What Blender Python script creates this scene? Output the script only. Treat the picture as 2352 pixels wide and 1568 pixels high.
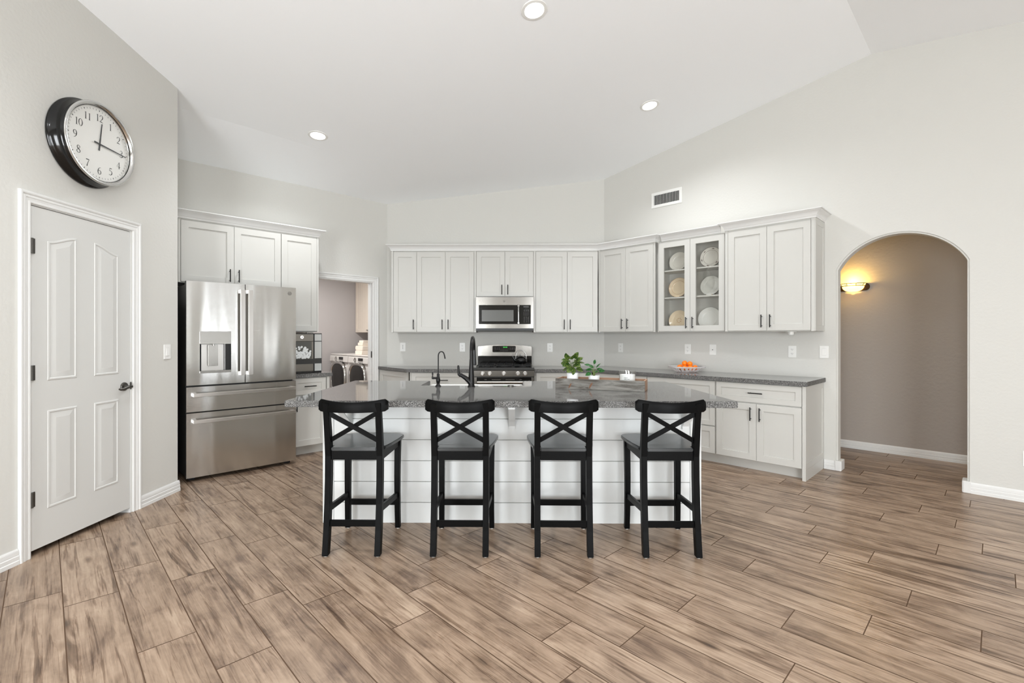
import bpy, bmesh, math, random
from mathutils import Vector, Matrix
random.seed(7)
for o in list(bpy.data.objects): bpy.data.objects.remove(o)
SC = bpy.context.scene
COL = SC.collection
PI = math.pi

# ------------------------------------------------------------------ camera, world, light, exposure
cam_d = bpy.data.cameras.new('camera'); cam = bpy.data.objects.new('camera', cam_d); COL.objects.link(cam)
cam_d.sensor_width = 36.0; cam_d.lens = 1095.6/2352*36.0; cam_d.shift_y = -(784-771.27)/2352
cam_d.clip_start = 0.05
cam.location = (0, 0, 1.29); cam.rotation_euler = (PI/2, 0, 0.0106)
SC.camera = cam
world = bpy.data.worlds.new('world'); SC.world = world; world.use_nodes = True
bg = world.node_tree.nodes['Background']; bg.inputs[0].default_value = (0.86, 0.93, 1.0, 1); bg.inputs[1].default_value = 2.0
def area_light(name, loc, rot, sx, sy, power, col=(1, 1, 1)):
    d = bpy.data.lights.new(name, 'AREA'); d.shape = 'RECTANGLE'; d.size = sx; d.size_y = sy; d.energy = power; d.color = col
    o = bpy.data.objects.new(name, d); COL.objects.link(o); o.location = loc; o.rotation_euler = rot; return o
# daylight through the windows of the rear and side walls
LW = 9.5   # brightness of the sky seen in each opening
WREAR = [(-2.7, -1.38, 0.05, 2.4), (0.66, 2.6, 0.05, 2.4)]; WSIDE = [(-2.42, -2.02), (-1.35, -1.00), (0.0, 0.07), (0.17, 0.25), (0.34, 0.48)]
for xa, xb, za, zb in WREAR: area_light('daylight', ((xa+xb)/2, -2.68, (za+zb)/2), (PI/2+0.18, 0, 0), xb-xa, zb-za-0.1, (1.25 if xa < 0 else 0.85)*LW*PI*(xb-xa)*(zb-za-0.1), (0.94, 0.975, 1.0))
for ya, yb in WSIDE: area_light('daylight', (6.74, (ya+yb)/2, 1.2), (PI/2+0.6, 0, PI/2), yb-ya, 2.2, 0.42*LW*PI*(yb-ya)*2.2, (0.94, 0.975, 1.0))
vs = SC.view_settings
SC.display_settings.display_device = 'sRGB'
vs.view_transform = 'Standard'; vs.look = 'None'; vs.gamma = 1.0; vs.use_curve_mapping = False
vs.exposure = 0.79
SC.cycles.max_bounces = 12; SC.cycles.diffuse_bounces = 7; SC.cycles.glossy_bounces = 6
SC.cycles.transmission_bounces = 8; SC.cycles.transparent_max_bounces = 10
SC.cycles.sample_clamp_indirect = 6.0; SC.cycles.caustics_refractive = False; SC.cycles.caustics_reflective = False
SC.cycles.use_denoising = True

# ------------------------------------------------------------------ materials
def lin(c):
    r = []
    for v in c[:3]:
        v = v/255.0; r.append(v/12.92 if v <= 0.04045 else ((v+0.055)/1.055)**2.4)
    return (r[0], r[1], r[2], 1.0)
def mat(name, col=(200, 200, 200), rough=0.5, metal=0.0, emit=None, es=0.0, trans=0.0, ior=1.45, spec=None, coat=0.0, alpha=1.0):
    m = bpy.data.materials.new(name); m.use_nodes = True
    b = m.node_tree.nodes['Principled BSDF']
    b.inputs['Base Color'].default_value = lin(col); b.inputs['Roughness'].default_value = rough
    b.inputs['Metallic'].default_value = metal; b.inputs['IOR'].default_value = ior
    b.inputs['Transmission Weight'].default_value = trans; b.inputs['Coat Weight'].default_value = coat
    b.inputs['Alpha'].default_value = alpha
    if spec is not None: b.inputs['Specular IOR Level'].default_value = spec
    if emit: b.inputs['Emission Color'].default_value = lin(emit); b.inputs['Emission Strength'].default_value = es
    return m
def nd(m, t, **kw):
    n = m.node_tree.nodes.new(t)
    for k, v in kw.items():
        if k.startswith('_'): n.inputs[k[1:]].default_value = v
        else: setattr(n, k, v)
    return n
def lk(m, a, b): m.node_tree.links.new(a, b)
def bsdf(m): return m.node_tree.nodes['Principled BSDF']
def add_bump(m, scale, strength, dist=0.002, detail=3, vec=(1, 1, 1)):
    tc = nd(m, 'ShaderNodeTexCoord'); mp = nd(m, 'ShaderNodeMapping'); mp.inputs['Scale'].default_value = vec
    n = nd(m, 'ShaderNodeTexNoise', _Scale=scale, _Detail=detail); b = nd(m, 'ShaderNodeBump', _Strength=strength, _Distance=dist)
    lk(m, tc.outputs['Object'], mp.inputs[0]); lk(m, mp.outputs[0], n.inputs['Vector']); lk(m, n.outputs['Fac'], b.inputs['Height'])
    lk(m, b.outputs[0], bsdf(m).inputs['Normal']); return n
def ramp(m, stops):
    r = nd(m, 'ShaderNodeValToRGB'); e = r.color_ramp.elements
    while len(e) < len(stops): e.new(0.5)
    for i, (p, c) in enumerate(stops): e[i].position = p; e[i].color = lin(c)
    return r

M_WALL = mat('wall_paint', (209, 208, 203), 0.75, spec=0.25); add_bump(M_WALL, 45, 0.32, 0.004, 2)
M_CEIL = mat('ceiling_paint', (249, 251, 253), 0.85, spec=0.2); add_bump(M_CEIL, 40, 0.08, 0.003, 2)
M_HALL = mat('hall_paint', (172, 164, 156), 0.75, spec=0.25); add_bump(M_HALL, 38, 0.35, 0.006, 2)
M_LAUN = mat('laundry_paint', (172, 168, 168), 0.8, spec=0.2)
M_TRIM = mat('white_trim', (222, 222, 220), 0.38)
M_DOOR = mat('white_door', (208, 208, 205), 0.4)
M_CAB = mat('white_cabinet_paint', (197, 196, 191), 0.38)
M_SHIPLIT = mat('cabinet_paint_lit', (222, 224, 223), 0.35)  # cabinet white lightened to make up for weak light on the island front
M_CABIN = mat('cabinet_interior', (205, 204, 196), 0.5)
M_LCAB = mat('cream_cabinet', (222, 212, 200), 0.5)
M_BLACK = mat('black_paint', (5, 5, 5), 0.42, spec=0.10); add_bump(M_BLACK, 60, 0.05, 0.001, 3, (1, 1, 6))
M_HAND = mat('black_handle', (22, 21, 21), 0.35, 0.4)
M_FAUC = mat('oil_bronze', (24, 23, 23), 0.32, 0.5)
M_DKPLAS = mat('black_plastic', (20, 20, 21), 0.35)
M_DKGREY = mat('dark_grey', (52, 52, 51), 0.4)
M_BGLASS = mat('black_glass', (12, 12, 12), 0.08, spec=0.6)
M_WINGREY = mat('mesh_window', (88, 88, 84), 0.25)
M_GRID = mat('cast_iron', (28, 28, 28), 0.55)
M_WPLAS = mat('white_plastic', (236, 236, 233), 0.3)
M_HINGE = mat('aged_nickel', (92, 90, 86), 0.35, 0.8)
M_SLOT = mat('slot_dark', (60, 60, 58), 0.6)
M_CHROME = mat('chrome', (215, 215, 213), 0.12, 1.0)
M_CHINA = mat('white_china', (235, 232, 224), 0.12)
M_CREAM = mat('cream_china', (233, 214, 184), 0.15)
M_BLUEW = mat('bluish_china', (232, 232, 228), 0.12)
M_GOLD = mat('gold_wire', (200, 150, 80), 0.25, 1.0)
def thin_glass(name, tint=(253, 253, 252), ior=1.45, rough=0.02):
    m = bpy.data.materials.new(name); m.use_nodes = True; nt = m.node_tree; nt.nodes.remove(nt.nodes['Principled BSDF']); out = nt.nodes['Material Output']
    tr = nd(m, 'ShaderNodeBsdfTransparent'); tr.inputs[0].default_value = lin(tint); gl = nd(m, 'ShaderNodeBsdfGlossy'); gl.inputs['Roughness'].default_value = rough
    lw = nd(m, 'ShaderNodeLayerWeight'); lw.inputs[0].default_value = 0.5; pw = nd(m, 'ShaderNodeMath', operation='POWER'); pw.inputs[1].default_value = 4.0; fr = nd(m, 'ShaderNodeMath', operation='MULTIPLY_ADD'); fr.inputs[1].default_value = 0.8; fr.inputs[2].default_value = 0.05; lk(m, lw.outputs['Facing'], pw.inputs[0]); lk(m, pw.outputs[0], fr.inputs[0]); mx = nd(m, 'ShaderNodeMixShader'); lk(m, fr.outputs[0], mx.inputs[0]); lk(m, tr.outputs[0], mx.inputs[1]); lk(m, gl.outputs[0], mx.inputs[2]); lk(m, mx.outputs[0], out.inputs[0]); return m
M_GLASS = thin_glass('clear_glass')
M_LGREEN = mat('green_led', (30, 120, 40), 0.5, emit=(70, 230, 90), es=1.2)
M_PRINT = mat('panel_print', (150, 150, 148), 0.5)
M_LOGO = mat('logo_print', (70, 70, 68), 0.4)
M_EMIT = mat('lamp_lens', (255, 255, 255), 0.5, emit=(255, 252, 246), es=6.0)
M_SCON = mat('sconce_glass', (255, 230, 170), 0.4, emit=(255, 220, 120), es=1.7)
M_BRONZE = mat('bronze', (70, 50, 28), 0.35, 0.7)
M_ORANGE = mat('orange_peel', (250, 128, 10), 0.38); add_bump(M_ORANGE, 300, 0.15, 0.001, 2)
M_POT = mat('white_pot', (236, 238, 240), 0.3)
M_BOWL = mat('bowl_ceramic', (244, 244, 244), 0.25)
M_SOIL = mat('soil', (60, 48, 38), 0.9)
M_WAX = mat('candle_wax', (240, 242, 243), 0.4)
M_LABEL = mat('paper_label', (236, 238, 240), 0.5)
M_TOWEL = mat('towel_cotton', (236, 226, 214), 0.95); add_bump(M_TOWEL, 200, 0.5, 0.003, 2)
M_APPL = mat('white_appliance', (214, 211, 208), 0.3)
M_SEATPAD = mat('felt_pad', (200, 195, 188), 0.9)
M_BLUE = mat('blue_tape', (20, 85, 140), 0.5)
M_DIAL = mat('clock_dial', (226, 226, 222), 0.35)
M_INK = mat('clock_ink', (50, 52, 52), 0.4)
M_GROUT = mat('grout', (98, 76, 58), 0.85)
M_ICE = mat('ice', (225, 228, 228), 0.4); add_bump(M_ICE, 40, 0.8, 0.01, 3)
M_SINK = mat('fireclay', (238, 238, 236), 0.1)

def stainless(name, col=(214, 213, 210), rough=0.15, wav=0.6, vec=(9, 9, 0.8)):
    m = mat(name, col, rough, 1.0); bsdf(m).inputs['Anisotropic'].default_value = 0.94; bsdf(m).inputs['Anisotropic Rotation'].default_value = 0.25
    tg = nd(m, 'ShaderNodeTangent', direction_type='RADIAL', axis='Z'); lk(m, tg.outputs[0], bsdf(m).inputs['Tangent'])
    tc = nd(m, 'ShaderNodeTexCoord'); mp = nd(m, 'ShaderNodeMapping'); mp.inputs['Scale'].default_value = vec
    n = nd(m, 'ShaderNodeTexNoise', _Scale=0.55, _Detail=1.0); b = nd(m, 'ShaderNodeBump', _Strength=wav, _Distance=0.012)
    mp2 = nd(m, 'ShaderNodeMapping'); mp2.inputs['Scale'].default_value = (3, 3, 500)
    n2 = nd(m, 'ShaderNodeTexNoise', _Scale=3.0, _Detail=2.0); b2 = nd(m, 'ShaderNodeBump', _Strength=0.06, _Distance=0.0006)
    lk(m, tc.outputs['Object'], mp.inputs[0]); lk(m, tc.outputs['Object'], mp2.inputs[0])
    lk(m, mp.outputs[0], n.inputs['Vector']); lk(m, mp2.outputs[0], n2.inputs['Vector'])
    lk(m, n.outputs['Fac'], b.inputs['Height']); lk(m, n2.outputs['Fac'], b2.inputs['Height'])
    lk(m, b.outputs[0], b2.inputs['Normal']); lk(m, b2.outputs[0], bsdf(m).inputs['Normal'])
    return m
M_STEEL = stainless('brushed_steel')
M_STEEL2 = stainless('plain_steel', (152, 149, 144), 0.2, 0.1); bsdf(M_STEEL2).inputs['Anisotropic'].default_value = 0.4
M_BAR = mat('handle_steel', (205, 202, 198), 0.28, 1.0)

# speckled granite
def granite(name, rough, spec):
  M_GRAN = mat(name, (100, 100, 98), rough, spec=spec)
  tc = nd(M_GRAN, 'ShaderNodeTexCoord'); n1 = nd(M_GRAN, 'ShaderNodeTexNoise', _Scale=240.0, _Detail=4.0, _Roughness=0.75)
  n2 = nd(M_GRAN, 'ShaderNodeTexVoronoi', _Scale=330.0); mx = nd(M_GRAN, 'ShaderNodeMath', operation='MULTIPLY_ADD')
  mx.inputs[1].default_value = 0.35; lk(M_GRAN, tc.outputs['Object'], n1.inputs['Vector']); lk(M_GRAN, tc.outputs['Object'], n2.inputs['Vector'])
  lk(M_GRAN, n2.outputs['Distance'], mx.inputs[0]); lk(M_GRAN, n1.outputs['Fac'], mx.inputs[2])
  r = ramp(M_GRAN, [(0.52, (30, 30, 31)), (0.63, (68, 67, 66)), (0.73, (106, 105, 103)), (0.86, (184, 183, 181))]); lk(M_GRAN, mx.outputs[0], r.inputs[0]); lk(M_GRAN, r.outputs[0], bsdf(M_GRAN).inputs['Base Color']); return M_GRAN
M_GRAN = granite('grey_granite', 0.045, 0.5); M_GRANE = granite('grey_granite_edge', 0.5, 0.25)

# wood-look plank tile, driven by the planks' own UVs (metres) and a random value per plank
M_PLANK = mat('wood_tile', (150, 125, 105), 0.33, spec=0.45)
m = M_PLANK
uv = nd(m, 'ShaderNodeUVMap', uv_map='plank'); at = nd(m, 'ShaderNodeAttribute', attribute_name='rnd')
def mapped(sx, sy):
    mp = nd(m, 'ShaderNodeMapping'); mp.inputs['Scale'].default_value = (sx, sy, 1); lk(m, uv.outputs[0], mp.inputs[0]); return mp
mpA = mapped(0.75, 5.5); nA = nd(m, 'ShaderNodeTexNoise', _Scale=1.5, _Detail=5.0, _Roughness=0.5, _Distortion=1.8); lk(m, mpA.outputs[0], nA.inputs['Vector'])
mpB = mapped(2.6, 4.2); nB = nd(m, 'ShaderNodeTexNoise', _Scale=1.6, _Detail=6.0, _Roughness=0.62, _Distortion=1.0); lk(m, mpB.outputs[0], nB.inputs['Vector'])
mpC = mapped(3.5, 95.0); nC = nd(m, 'ShaderNodeTexNoise', _Scale=1.6, _Detail=5.0, _Roughness=0.65, _Distortion=0.6); lk(m, mpC.outputs[0], nC.inputs['Vector'])
mpD = mapped(0.55, 8.0); nD = nd(m, 'ShaderNodeTexNoise', _Scale=1.0, _Detail=5.0, _Roughness=0.5, _Distortion=2.2); lk(m, mpD.outputs[0], nD.inputs['Vector'])
mpW = mapped(0.35, 1.6); wv = nd(m, 'ShaderNodeTexWave', wave_type='BANDS', bands_direction='Y', _Scale=9.0, _Distortion=9.0, _Detail=3.0); wv.inputs['Detail Scale'].default_value = 0.9; lk(m, mpW.outputs[0], wv.inputs['Vector'])
rA = ramp(m, [(0.26, (88, 71, 59)), (0.37, (115, 95, 79)), (0.46, (140, 119, 100)), (0.56, (158, 136, 116)), (0.70, (176, 155, 134))])
# combine streaks and blotches, shifted per plank
def math2(op, a, b=None, c=None):
    n = nd(m, 'ShaderNodeMath', operation=op)
    for i, v in enumerate((a, b, c)):
        if v is None: continue
        if isinstance(v, (int, float)): n.inputs[i].default_value = v
        else: lk(m, v, n.inputs[i])
    return n.outputs[0]
s = math2('MULTIPLY_ADD', nA.outputs['Fac'], 0.55, 0.0)
s = math2('MULTIPLY_ADD', nB.outputs['Fac'], 0.45, s)
s = math2('MULTIPLY_ADD', math2('MULTIPLY', math2('SUBTRACT', wv.outputs['Fac'], 0.5), math2('ADD', at.outputs['Fac'], 0.05)), 0.06, s)
s = math2('MULTIPLY_ADD', math2('SUBTRACT', nC.outputs['Fac'], 0.5), 0.34, s)
s = math2('MULTIPLY_ADD', math2('SUBTRACT', at.outputs['Fac'], 0.5), 0.10, s)
lk(m, s, rA.inputs[0])
# dark mineral streaks
rD = ramp(m, [(0.0, (255, 255, 255)), (0.585, (255, 255, 255)), (0.64, (172, 160, 150)), (0.69, (130, 116, 104)), (0.76, (240, 235, 230))]); lk(m, nD.outputs['Fac'], rD.inputs[0])
mxD = nd(m, 'ShaderNodeMix', data_type='RGBA', blend_type='MULTIPLY'); mxD.inputs[0].default_value = 0.75
lk(m, rA.outputs[0], mxD.inputs[6]); lk(m, rD.outputs[0], mxD.inputs[7])
mpE = mapped(1.5, 34.0); nE = nd(m, 'ShaderNodeTexNoise', _Scale=1.3, _Detail=5.0, _Roughness=0.6, _Distortion=1.2); lk(m, mpE.outputs[0], nE.inputs['Vector'])
rE = ramp(m, [(0.0, (255, 255, 255)), (0.57, (255, 255, 255)), (0.63, (186, 172, 160)), (0.70, (136, 120, 106)), (0.78, (120, 104, 92))]); lk(m, nE.outputs['Fac'], rE.inputs[0])
mxE = nd(m, 'ShaderNodeMix', data_type='RGBA', blend_type='MULTIPLY'); mxE.inputs[0].default_value = 0.7
lk(m, mxD.outputs[2], mxE.inputs[6]); lk(m, rE.outputs[0], mxE.inputs[7])
# knots
vo = nd(m, 'ShaderNodeTexVoronoi', _Scale=1.0); mpK = mapped(2.3, 6.5); lk(m, mpK.outputs[0], vo.inputs['Vector'])
rK = ramp(m, [(0.0, (60, 48, 40)), (0.05, (96, 80, 68)), (0.10, (200, 190, 180)), (0.16, (255, 255, 255))]); lk(m, vo.outputs['Distance'], rK.inputs[0])
mxK = nd(m, 'ShaderNodeMix', data_type='RGBA', blend_type='MULTIPLY'); mxK.inputs[0].default_value = 0.6
lk(m, mxE.outputs[2], mxK.inputs[6]); lk(m, rK.outputs[0], mxK.inputs[7]); lk(m, mxK.outputs[2], bsdf(m).inputs['Base Color'])
bp = nd(m, 'ShaderNodeBump', _Strength=0.25, _Distance=0.0015); lk(m, s, bp.inputs['Height']); lk(m, bp.outputs[0], bsdf(m).inputs['Normal'])

# reclaimed wood for the tray
M_BARN = mat('reclaimed_wood', (120, 112, 108), 0.8)
m = M_BARN
tc = nd(m, 'ShaderNodeTexCoord'); mp = nd(m, 'ShaderNodeMapping'); mp.inputs['Scale'].default_value = (3, 14, 18); n1 = nd(m, 'ShaderNodeTexNoise', _Scale=1.8, _Detail=6.0, _Roughness=0.65, _Distortion=0.6)
lk(m, tc.outputs['Object'], mp.inputs[0]); lk(m, mp.outputs[0], n1.inputs['Vector'])
r = ramp(m, [(0.3, (62, 56, 50)), (0.42, (98, 94, 88)), (0.55, (126, 124, 119)), (0.75, (150, 147, 140))]); lk(m, n1.outputs['Fac'], r.inputs[0]); lk(m, r.outputs[0], bsdf(m).inputs['Base Color'])
M_BARNIN = mat('raw_wood_inside', (158, 128, 106), 0.8)
M_KNOT = mat('rust_knot', (118, 84, 64), 0.8)
# variegated leaves
def leaf_mat(name, c1, c2):
    m = mat(name, c1, 0.35); tc = nd(m, 'ShaderNodeTexCoord'); n = nd(m, 'ShaderNodeTexNoise', _Scale=60.0, _Detail=4.0, _Distortion=1.5)
    r = ramp(m, [(0.42, c1), (0.6, c2)]); lk(m, tc.outputs['Object'], n.inputs['Vector']); lk(m, n.outputs['Fac'], r.inputs[0]); lk(m, r.outputs[0], bsdf(m).inputs['Base Color']); return m
M_LEAF1 = leaf_mat('variegated_leaf', (38, 84, 32), (128, 146, 72))
M_LEAF2 = leaf_mat('green_leaf', (28, 92, 34), (60, 130, 56))
M_STEM = mat('stem', (104, 118, 62), 0.6)
# floral plate centre
M_FLORAL = mat('floral_china', (233, 214, 184), 0.15)

# ------------------------------------------------------------------ mesh helpers
def bmn(): return bmesh.new()
def merge(bm, tmp, M=None):
    if M is not None: bmesh.ops.transform(tmp, matrix=M, verts=tmp.verts)
    vm = {v: bm.verts.new(v.co) for v in tmp.verts}
    for f in tmp.faces:
        try:
            nf = bm.faces.new([vm[v] for v in f.verts]); nf.material_index = f.material_index; nf.smooth = f.smooth
        except ValueError: pass
    tmp.free()
def box(bm, x0, x1, y0, y1, z0, z1, bv=0.0, seg=2, M=None, mi=0):
    t = bmesh.new()
    bmesh.ops.create_cube(t, size=1.0, matrix=Matrix.Translation(((x0+x1)/2, (y0+y1)/2, (z0+z1)/2)) @ Matrix.Diagonal((abs(x1-x0), abs(y1-y0), abs(z1-z0), 1)))
    if bv > 0: bmesh.ops.bevel(t, geom=t.edges[:], offset=bv, segments=seg, affect='EDGES', clamp_overlap=True)
    for f in t.faces: f.material_index = mi
    merge(bm, t, M); return bm
def prism(bm, pts, axis, a0, a1, bv=0.0, M=None, mi=0, seg=2):
    """extrude polygon pts (two coords) along axis 'x','y','z' from a0 to a1"""
    t = bmesh.new()
    def mk(p, a):
        return {'x': (a, p[0], p[1]), 'y': (p[0], a, p[1]), 'z': (p[0], p[1], a)}[axis]
    A = [t.verts.new(mk(p, a0)) for p in pts]; B = [t.verts.new(mk(p, a1)) for p in pts]
    t.faces.new(A); t.faces.new(B[::-1]); n = len(pts)
    for i in range(n): t.faces.new((A[i], B[i], B[(i+1) % n], A[(i+1) % n]))
    bmesh.ops.recalc_face_normals(t, faces=t.faces[:])
    if bv > 0: bmesh.ops.bevel(t, geom=t.edges[:], offset=bv, segments=seg, affect='EDGES', clamp_overlap=True)
    for f in t.faces: f.material_index = mi
    merge(bm, t, M); return bm
def lathe(bm, prof, seg=32, M=None, mi=0, ax='z', closed=False):
    t = bmesh.new(); rings = []
    for (r, z) in prof:
        if r < 1e-6: rings.append([t.verts.new((0, 0, z))])
        else: rings.append([t.verts.new((r*math.cos(2*PI*i/seg), r*math.sin(2*PI*i/seg), z)) for i in range(seg)])
    pairs = list(zip(rings[:-1], rings[1:]))
    if closed: pairs.append((rings[-1], rings[0]))
    for a, b in pairs:
        for i in range(seg):
            j = (i+1) % seg
            if len(a) == 1 and len(b) == 1: continue
            if len(a) == 1: t.faces.new((a[0], b[i], b[j]))
            elif len(b) == 1: t.faces.new((a[i], a[j], b[0]))
            else: t.faces.new((a[i], a[j], b[j], b[i]))
    bmesh.ops.recalc_face_normals(t, faces=t.faces[:])
    for f in t.faces: f.material_index = mi
    R = Matrix.Identity(4)
    if ax == 'y': R = Matrix.Rotation(PI/2, 4, 'X')      # +z profile -> -y (towards the room)
    if ax == 'x': R = Matrix.Rotation(PI/2, 4, 'Y')
    merge(bm, t, (M or Matrix.Identity(4)) @ R); return bm
def tube(bm, pts, rad, seg=10, M=None, cap=True, mi=0, flat=None):
    t = bmesh.new(); pts = [Vector(p) for p in pts]; n = len(pts)
    if not hasattr(rad, '__len__'): rad = [rad]*n
    tan = [(pts[min(i+1, n-1)]-pts[max(i-1, 0)]).normalized() for i in range(n)]
    up = Vector((0, 0, 1)) if abs(tan[0].z) < 0.9 else Vector((1, 0, 0))
    u = (up - tan[0]*up.dot(tan[0])).normalized(); rings = []
    for i in range(n):
        u = (u - tan[i]*u.dot(tan[i])).normalized(); w = tan[i].cross(u)
        fu, fw = flat if flat else (1, 1)
        rings.append([t.verts.new(pts[i] + (u*math.cos(2*PI*k/seg)*fu + w*math.sin(2*PI*k/seg)*fw)*rad[i]) for k in range(seg)])
    for a, b in zip(rings[:-1], rings[1:]):
        for k in range(seg): t.faces.new((a[k], a[(k+1) % seg], b[(k+1) % seg], b[k]))
    if cap: t.faces.new(rings[0][::-1]); t.faces.new(rings[-1])
    bmesh.ops.recalc_face_normals(t, faces=t.faces[:])
    for f in t.faces: f.material_index = mi
    merge(bm, t, M); return bm
def beam(bm, stations, M=None, bv=0.0, mi=0):
    """stations: list of (centre, half-width x, half-depth y) quads stacked along z-ish path"""
    t = bmesh.new(); rings = []
    for c, hx, hy in stations:
        rings.append([t.verts.new((c[0]+sx*hx, c[1]+sy*hy, c[2])) for sx, sy in ((-1, -1), (1, -1), (1, 1), (-1, 1))])
    for a, b in zip(rings[:-1], rings[1:]):
        for k in range(4): t.faces.new((a[k], a[(k+1) % 4], b[(k+1) % 4], b[k]))
    t.faces.new(rings[0][::-1]); t.faces.new(rings[-1]); bmesh.ops.recalc_face_normals(t, faces=t.faces[:])
    if bv > 0: bmesh.ops.bevel(t, geom=t.edges[:], offset=bv, segments=2, affect='EDGES', clamp_overlap=True)
    merge(bm, t, M); return bm
def sphere(bm, c, r, sz=1.0, seg=20, mi=0):
    t = bmesh.new(); bmesh.ops.create_uvsphere(t, u_segments=seg, v_segments=max(8, seg//2), radius=r)
    for f in t.faces: f.material_index = mi
    merge(bm, t, Matrix.Translation(c) @ Matrix.Diagonal((1, 1, sz, 1))); return bm
def roundrect(x0, x1, z0, z1, r, n=5):
    P = []
    for cx, cz, a0 in ((x1-r, z1-r, 0), (x0+r, z1-r, 90), (x0+r, z0+r, 180), (x1-r, z0+r, 270)):
        for i in range(n+1):
            a = math.radians(a0+90*i/n); P.append((cx+r*math.cos(a), cz+r*math.sin(a)))
    return P
def finish(name, bm, mats, parent=None, smooth=35, off=None):
    if off is not None:
        for v in bm.verts: v.co -= off
    me = bpy.data.meshes.new(name); bm.normal_update(); bm.to_mesh(me); bm.free()
    if not isinstance(mats, (list, tuple)): mats = [mats]
    for mm in mats: me.materials.append(mm)
    if smooth:
        for p in me.polygons: p.use_smooth = True
        me.set_sharp_from_angle(angle=math.radians(smooth))
    o = bpy.data.objects.new(name, me); COL.objects.link(o)
    if smooth: wn = o.modifiers.new('normals', 'WEIGHTED_NORMAL'); wn.keep_sharp = True; wn.weight = 80
    if parent is not None: o.parent = parent
    return o

# wall frames: x runs along the wall (left to right), y points INTO the wall, z up
r2 = math.sqrt(0.5)
FR = {'W': ((0, 0), 0.0), 'B': ((0, 6.5015), 0.0), 'L': ((-1.7765, 6.5015), PI/4), 'R': ((1.1845, 6.5015), -PI/4), 'P': ((-2.827, 0), PI/2)}
def fmat(fr):
    (ox, oy), a = FR[fr]; return Matrix.Translation((ox, oy, 0)) @ Matrix.Rotation(a, 4, 'Z')
class Thing:
    """an Empty at the thing's base; parts are built in the wall's own coordinates"""
    def __init__(s, name, label, cat, fr, x, y, z, group=None):
        s.off = Vector((x, y, z)); s.e = bpy.data.objects.new(name, None); COL.objects.link(s.e)
        s.e.empty_display_size = 0.1
        s.e.location = fmat(fr) @ s.off; s.e.rotation_euler = (0, 0, FR[fr][1])
        s.e['label'] = label; s.e['category'] = cat
        if group: s.e['group'] = group
    def part(s, name, bm, m, parent=None, smooth=35, label=None):
        o = finish(name, bm, m, parent or s.e, smooth, s.off)
        if label: o['label'] = label
        return o
def solo(name, label, cat, bm, m, fr, x, y, z, group=None, smooth=35):
    o = finish(name, bm, m, None, smooth, Vector((x, y, z)))
    o.location = fmat(fr) @ Vector((x, y, z)); o.rotation_euler = (0, 0, FR[fr][1]); o['label'] = label; o['category'] = cat
    if group: o['group'] = group
    return o
def struct(name, bm, m, fr='W', smooth=35, parent=None):
    o = finish(name, bm, m, parent, smooth)
    if parent is None:
        o.matrix_world = fmat(fr); o['kind'] = 'structure'
    return o
def copy_tree(o, parent=None):
    c = o.copy(); COL.objects.link(c); c.parent = parent
    for ch in list(o.children): copy_tree(ch, c)
    return c

# ------------------------------------------------------------------ room shell
# floor planks: long axis along a = (1,-1)/sqrt2, rows stacked along b = (1,1)/sqrt2
PW, PL, B0 = 0.2052, 0.932, 0.062
ROWS = {-1: -3.31, 0: -3.113, 1: -2.452, 2: -2.117, 3: -2.534, 4: -2.335, 5: -1.871, 6: -2.075, 7: -1.353, 8: -1.102, 9: -1.495, 10: -1.056, 11: -0.674, 12: -0.411,
        13: -0.053, 14: -0.31, 15: -0.715, 16: -0.523, 17: 0.06, 18: -0.262, 19: -0.071, 20: -0.586, 21: -0.209, 22: -0.413, 23: -0.783, 24: -0.156, 25: -0.308}
bm = bmn(); uvl = bm.loops.layers.uv.new('plank'); fl = bm.faces.layers.float.new('rnd')
g = 0.0023
for k in range(-26, 62):
    a_off = ROWS.get(k, random.uniform(-PL, 0))
    b0 = B0+k*PW; b1 = b0+PW
    for j in range(-12, 14):
        a0 = a_off+j*PL; a1 = a0+PL
        am, bmid = (a0+a1)/2, (b0+b1)/2; wx, wy = r2*(am+bmid), r2*(bmid-am)
        if not (-4.4 < wx < 7.2 and -4.4 < wy < 9.6): continue
        ou, ov, rv = random.uniform(0, 50), random.uniform(0, 50), random.random(); ft = 1 if random.random() < 0.5 else -1
        top = []
        for (aa, bb) in ((a0+g, b0+g), (a1-g, b0+g), (a1-g, b1-g), (a0+g, b1-g)):
            top.append((aa, bb))
        V = [bm.verts.new((r2*(p[0]+p[1]), r2*(p[1]-p[0]), 0)) for p in top]
        f = bm.faces.new(V); f[fl] = rv; f.material_index = 0
        for lp, p in zip(f.loops, top): lp[uvl].uv = (ft*(p[0]-a0)+ou, (p[1]-b0)+ov)
G = 0.0015
gv = [bm.verts.new(p) for p in ((-4.6, -4.4, -G), (7.2, -4.4, -G), (7.2, 9.8, -G), (-4.6, 9.8, -G))]
f = bm.faces.new(gv); f.material_index = 1
for ff in bm.faces:
    ff.normal_update()
    if ff.normal.z < 0: ff.normal_flip()
floor = finish('floor', bm, [M_PLANK, M_GROUT], None, 0); floor['kind'] = 'structure'
la = floor.data.attributes.get('rnd')

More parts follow.
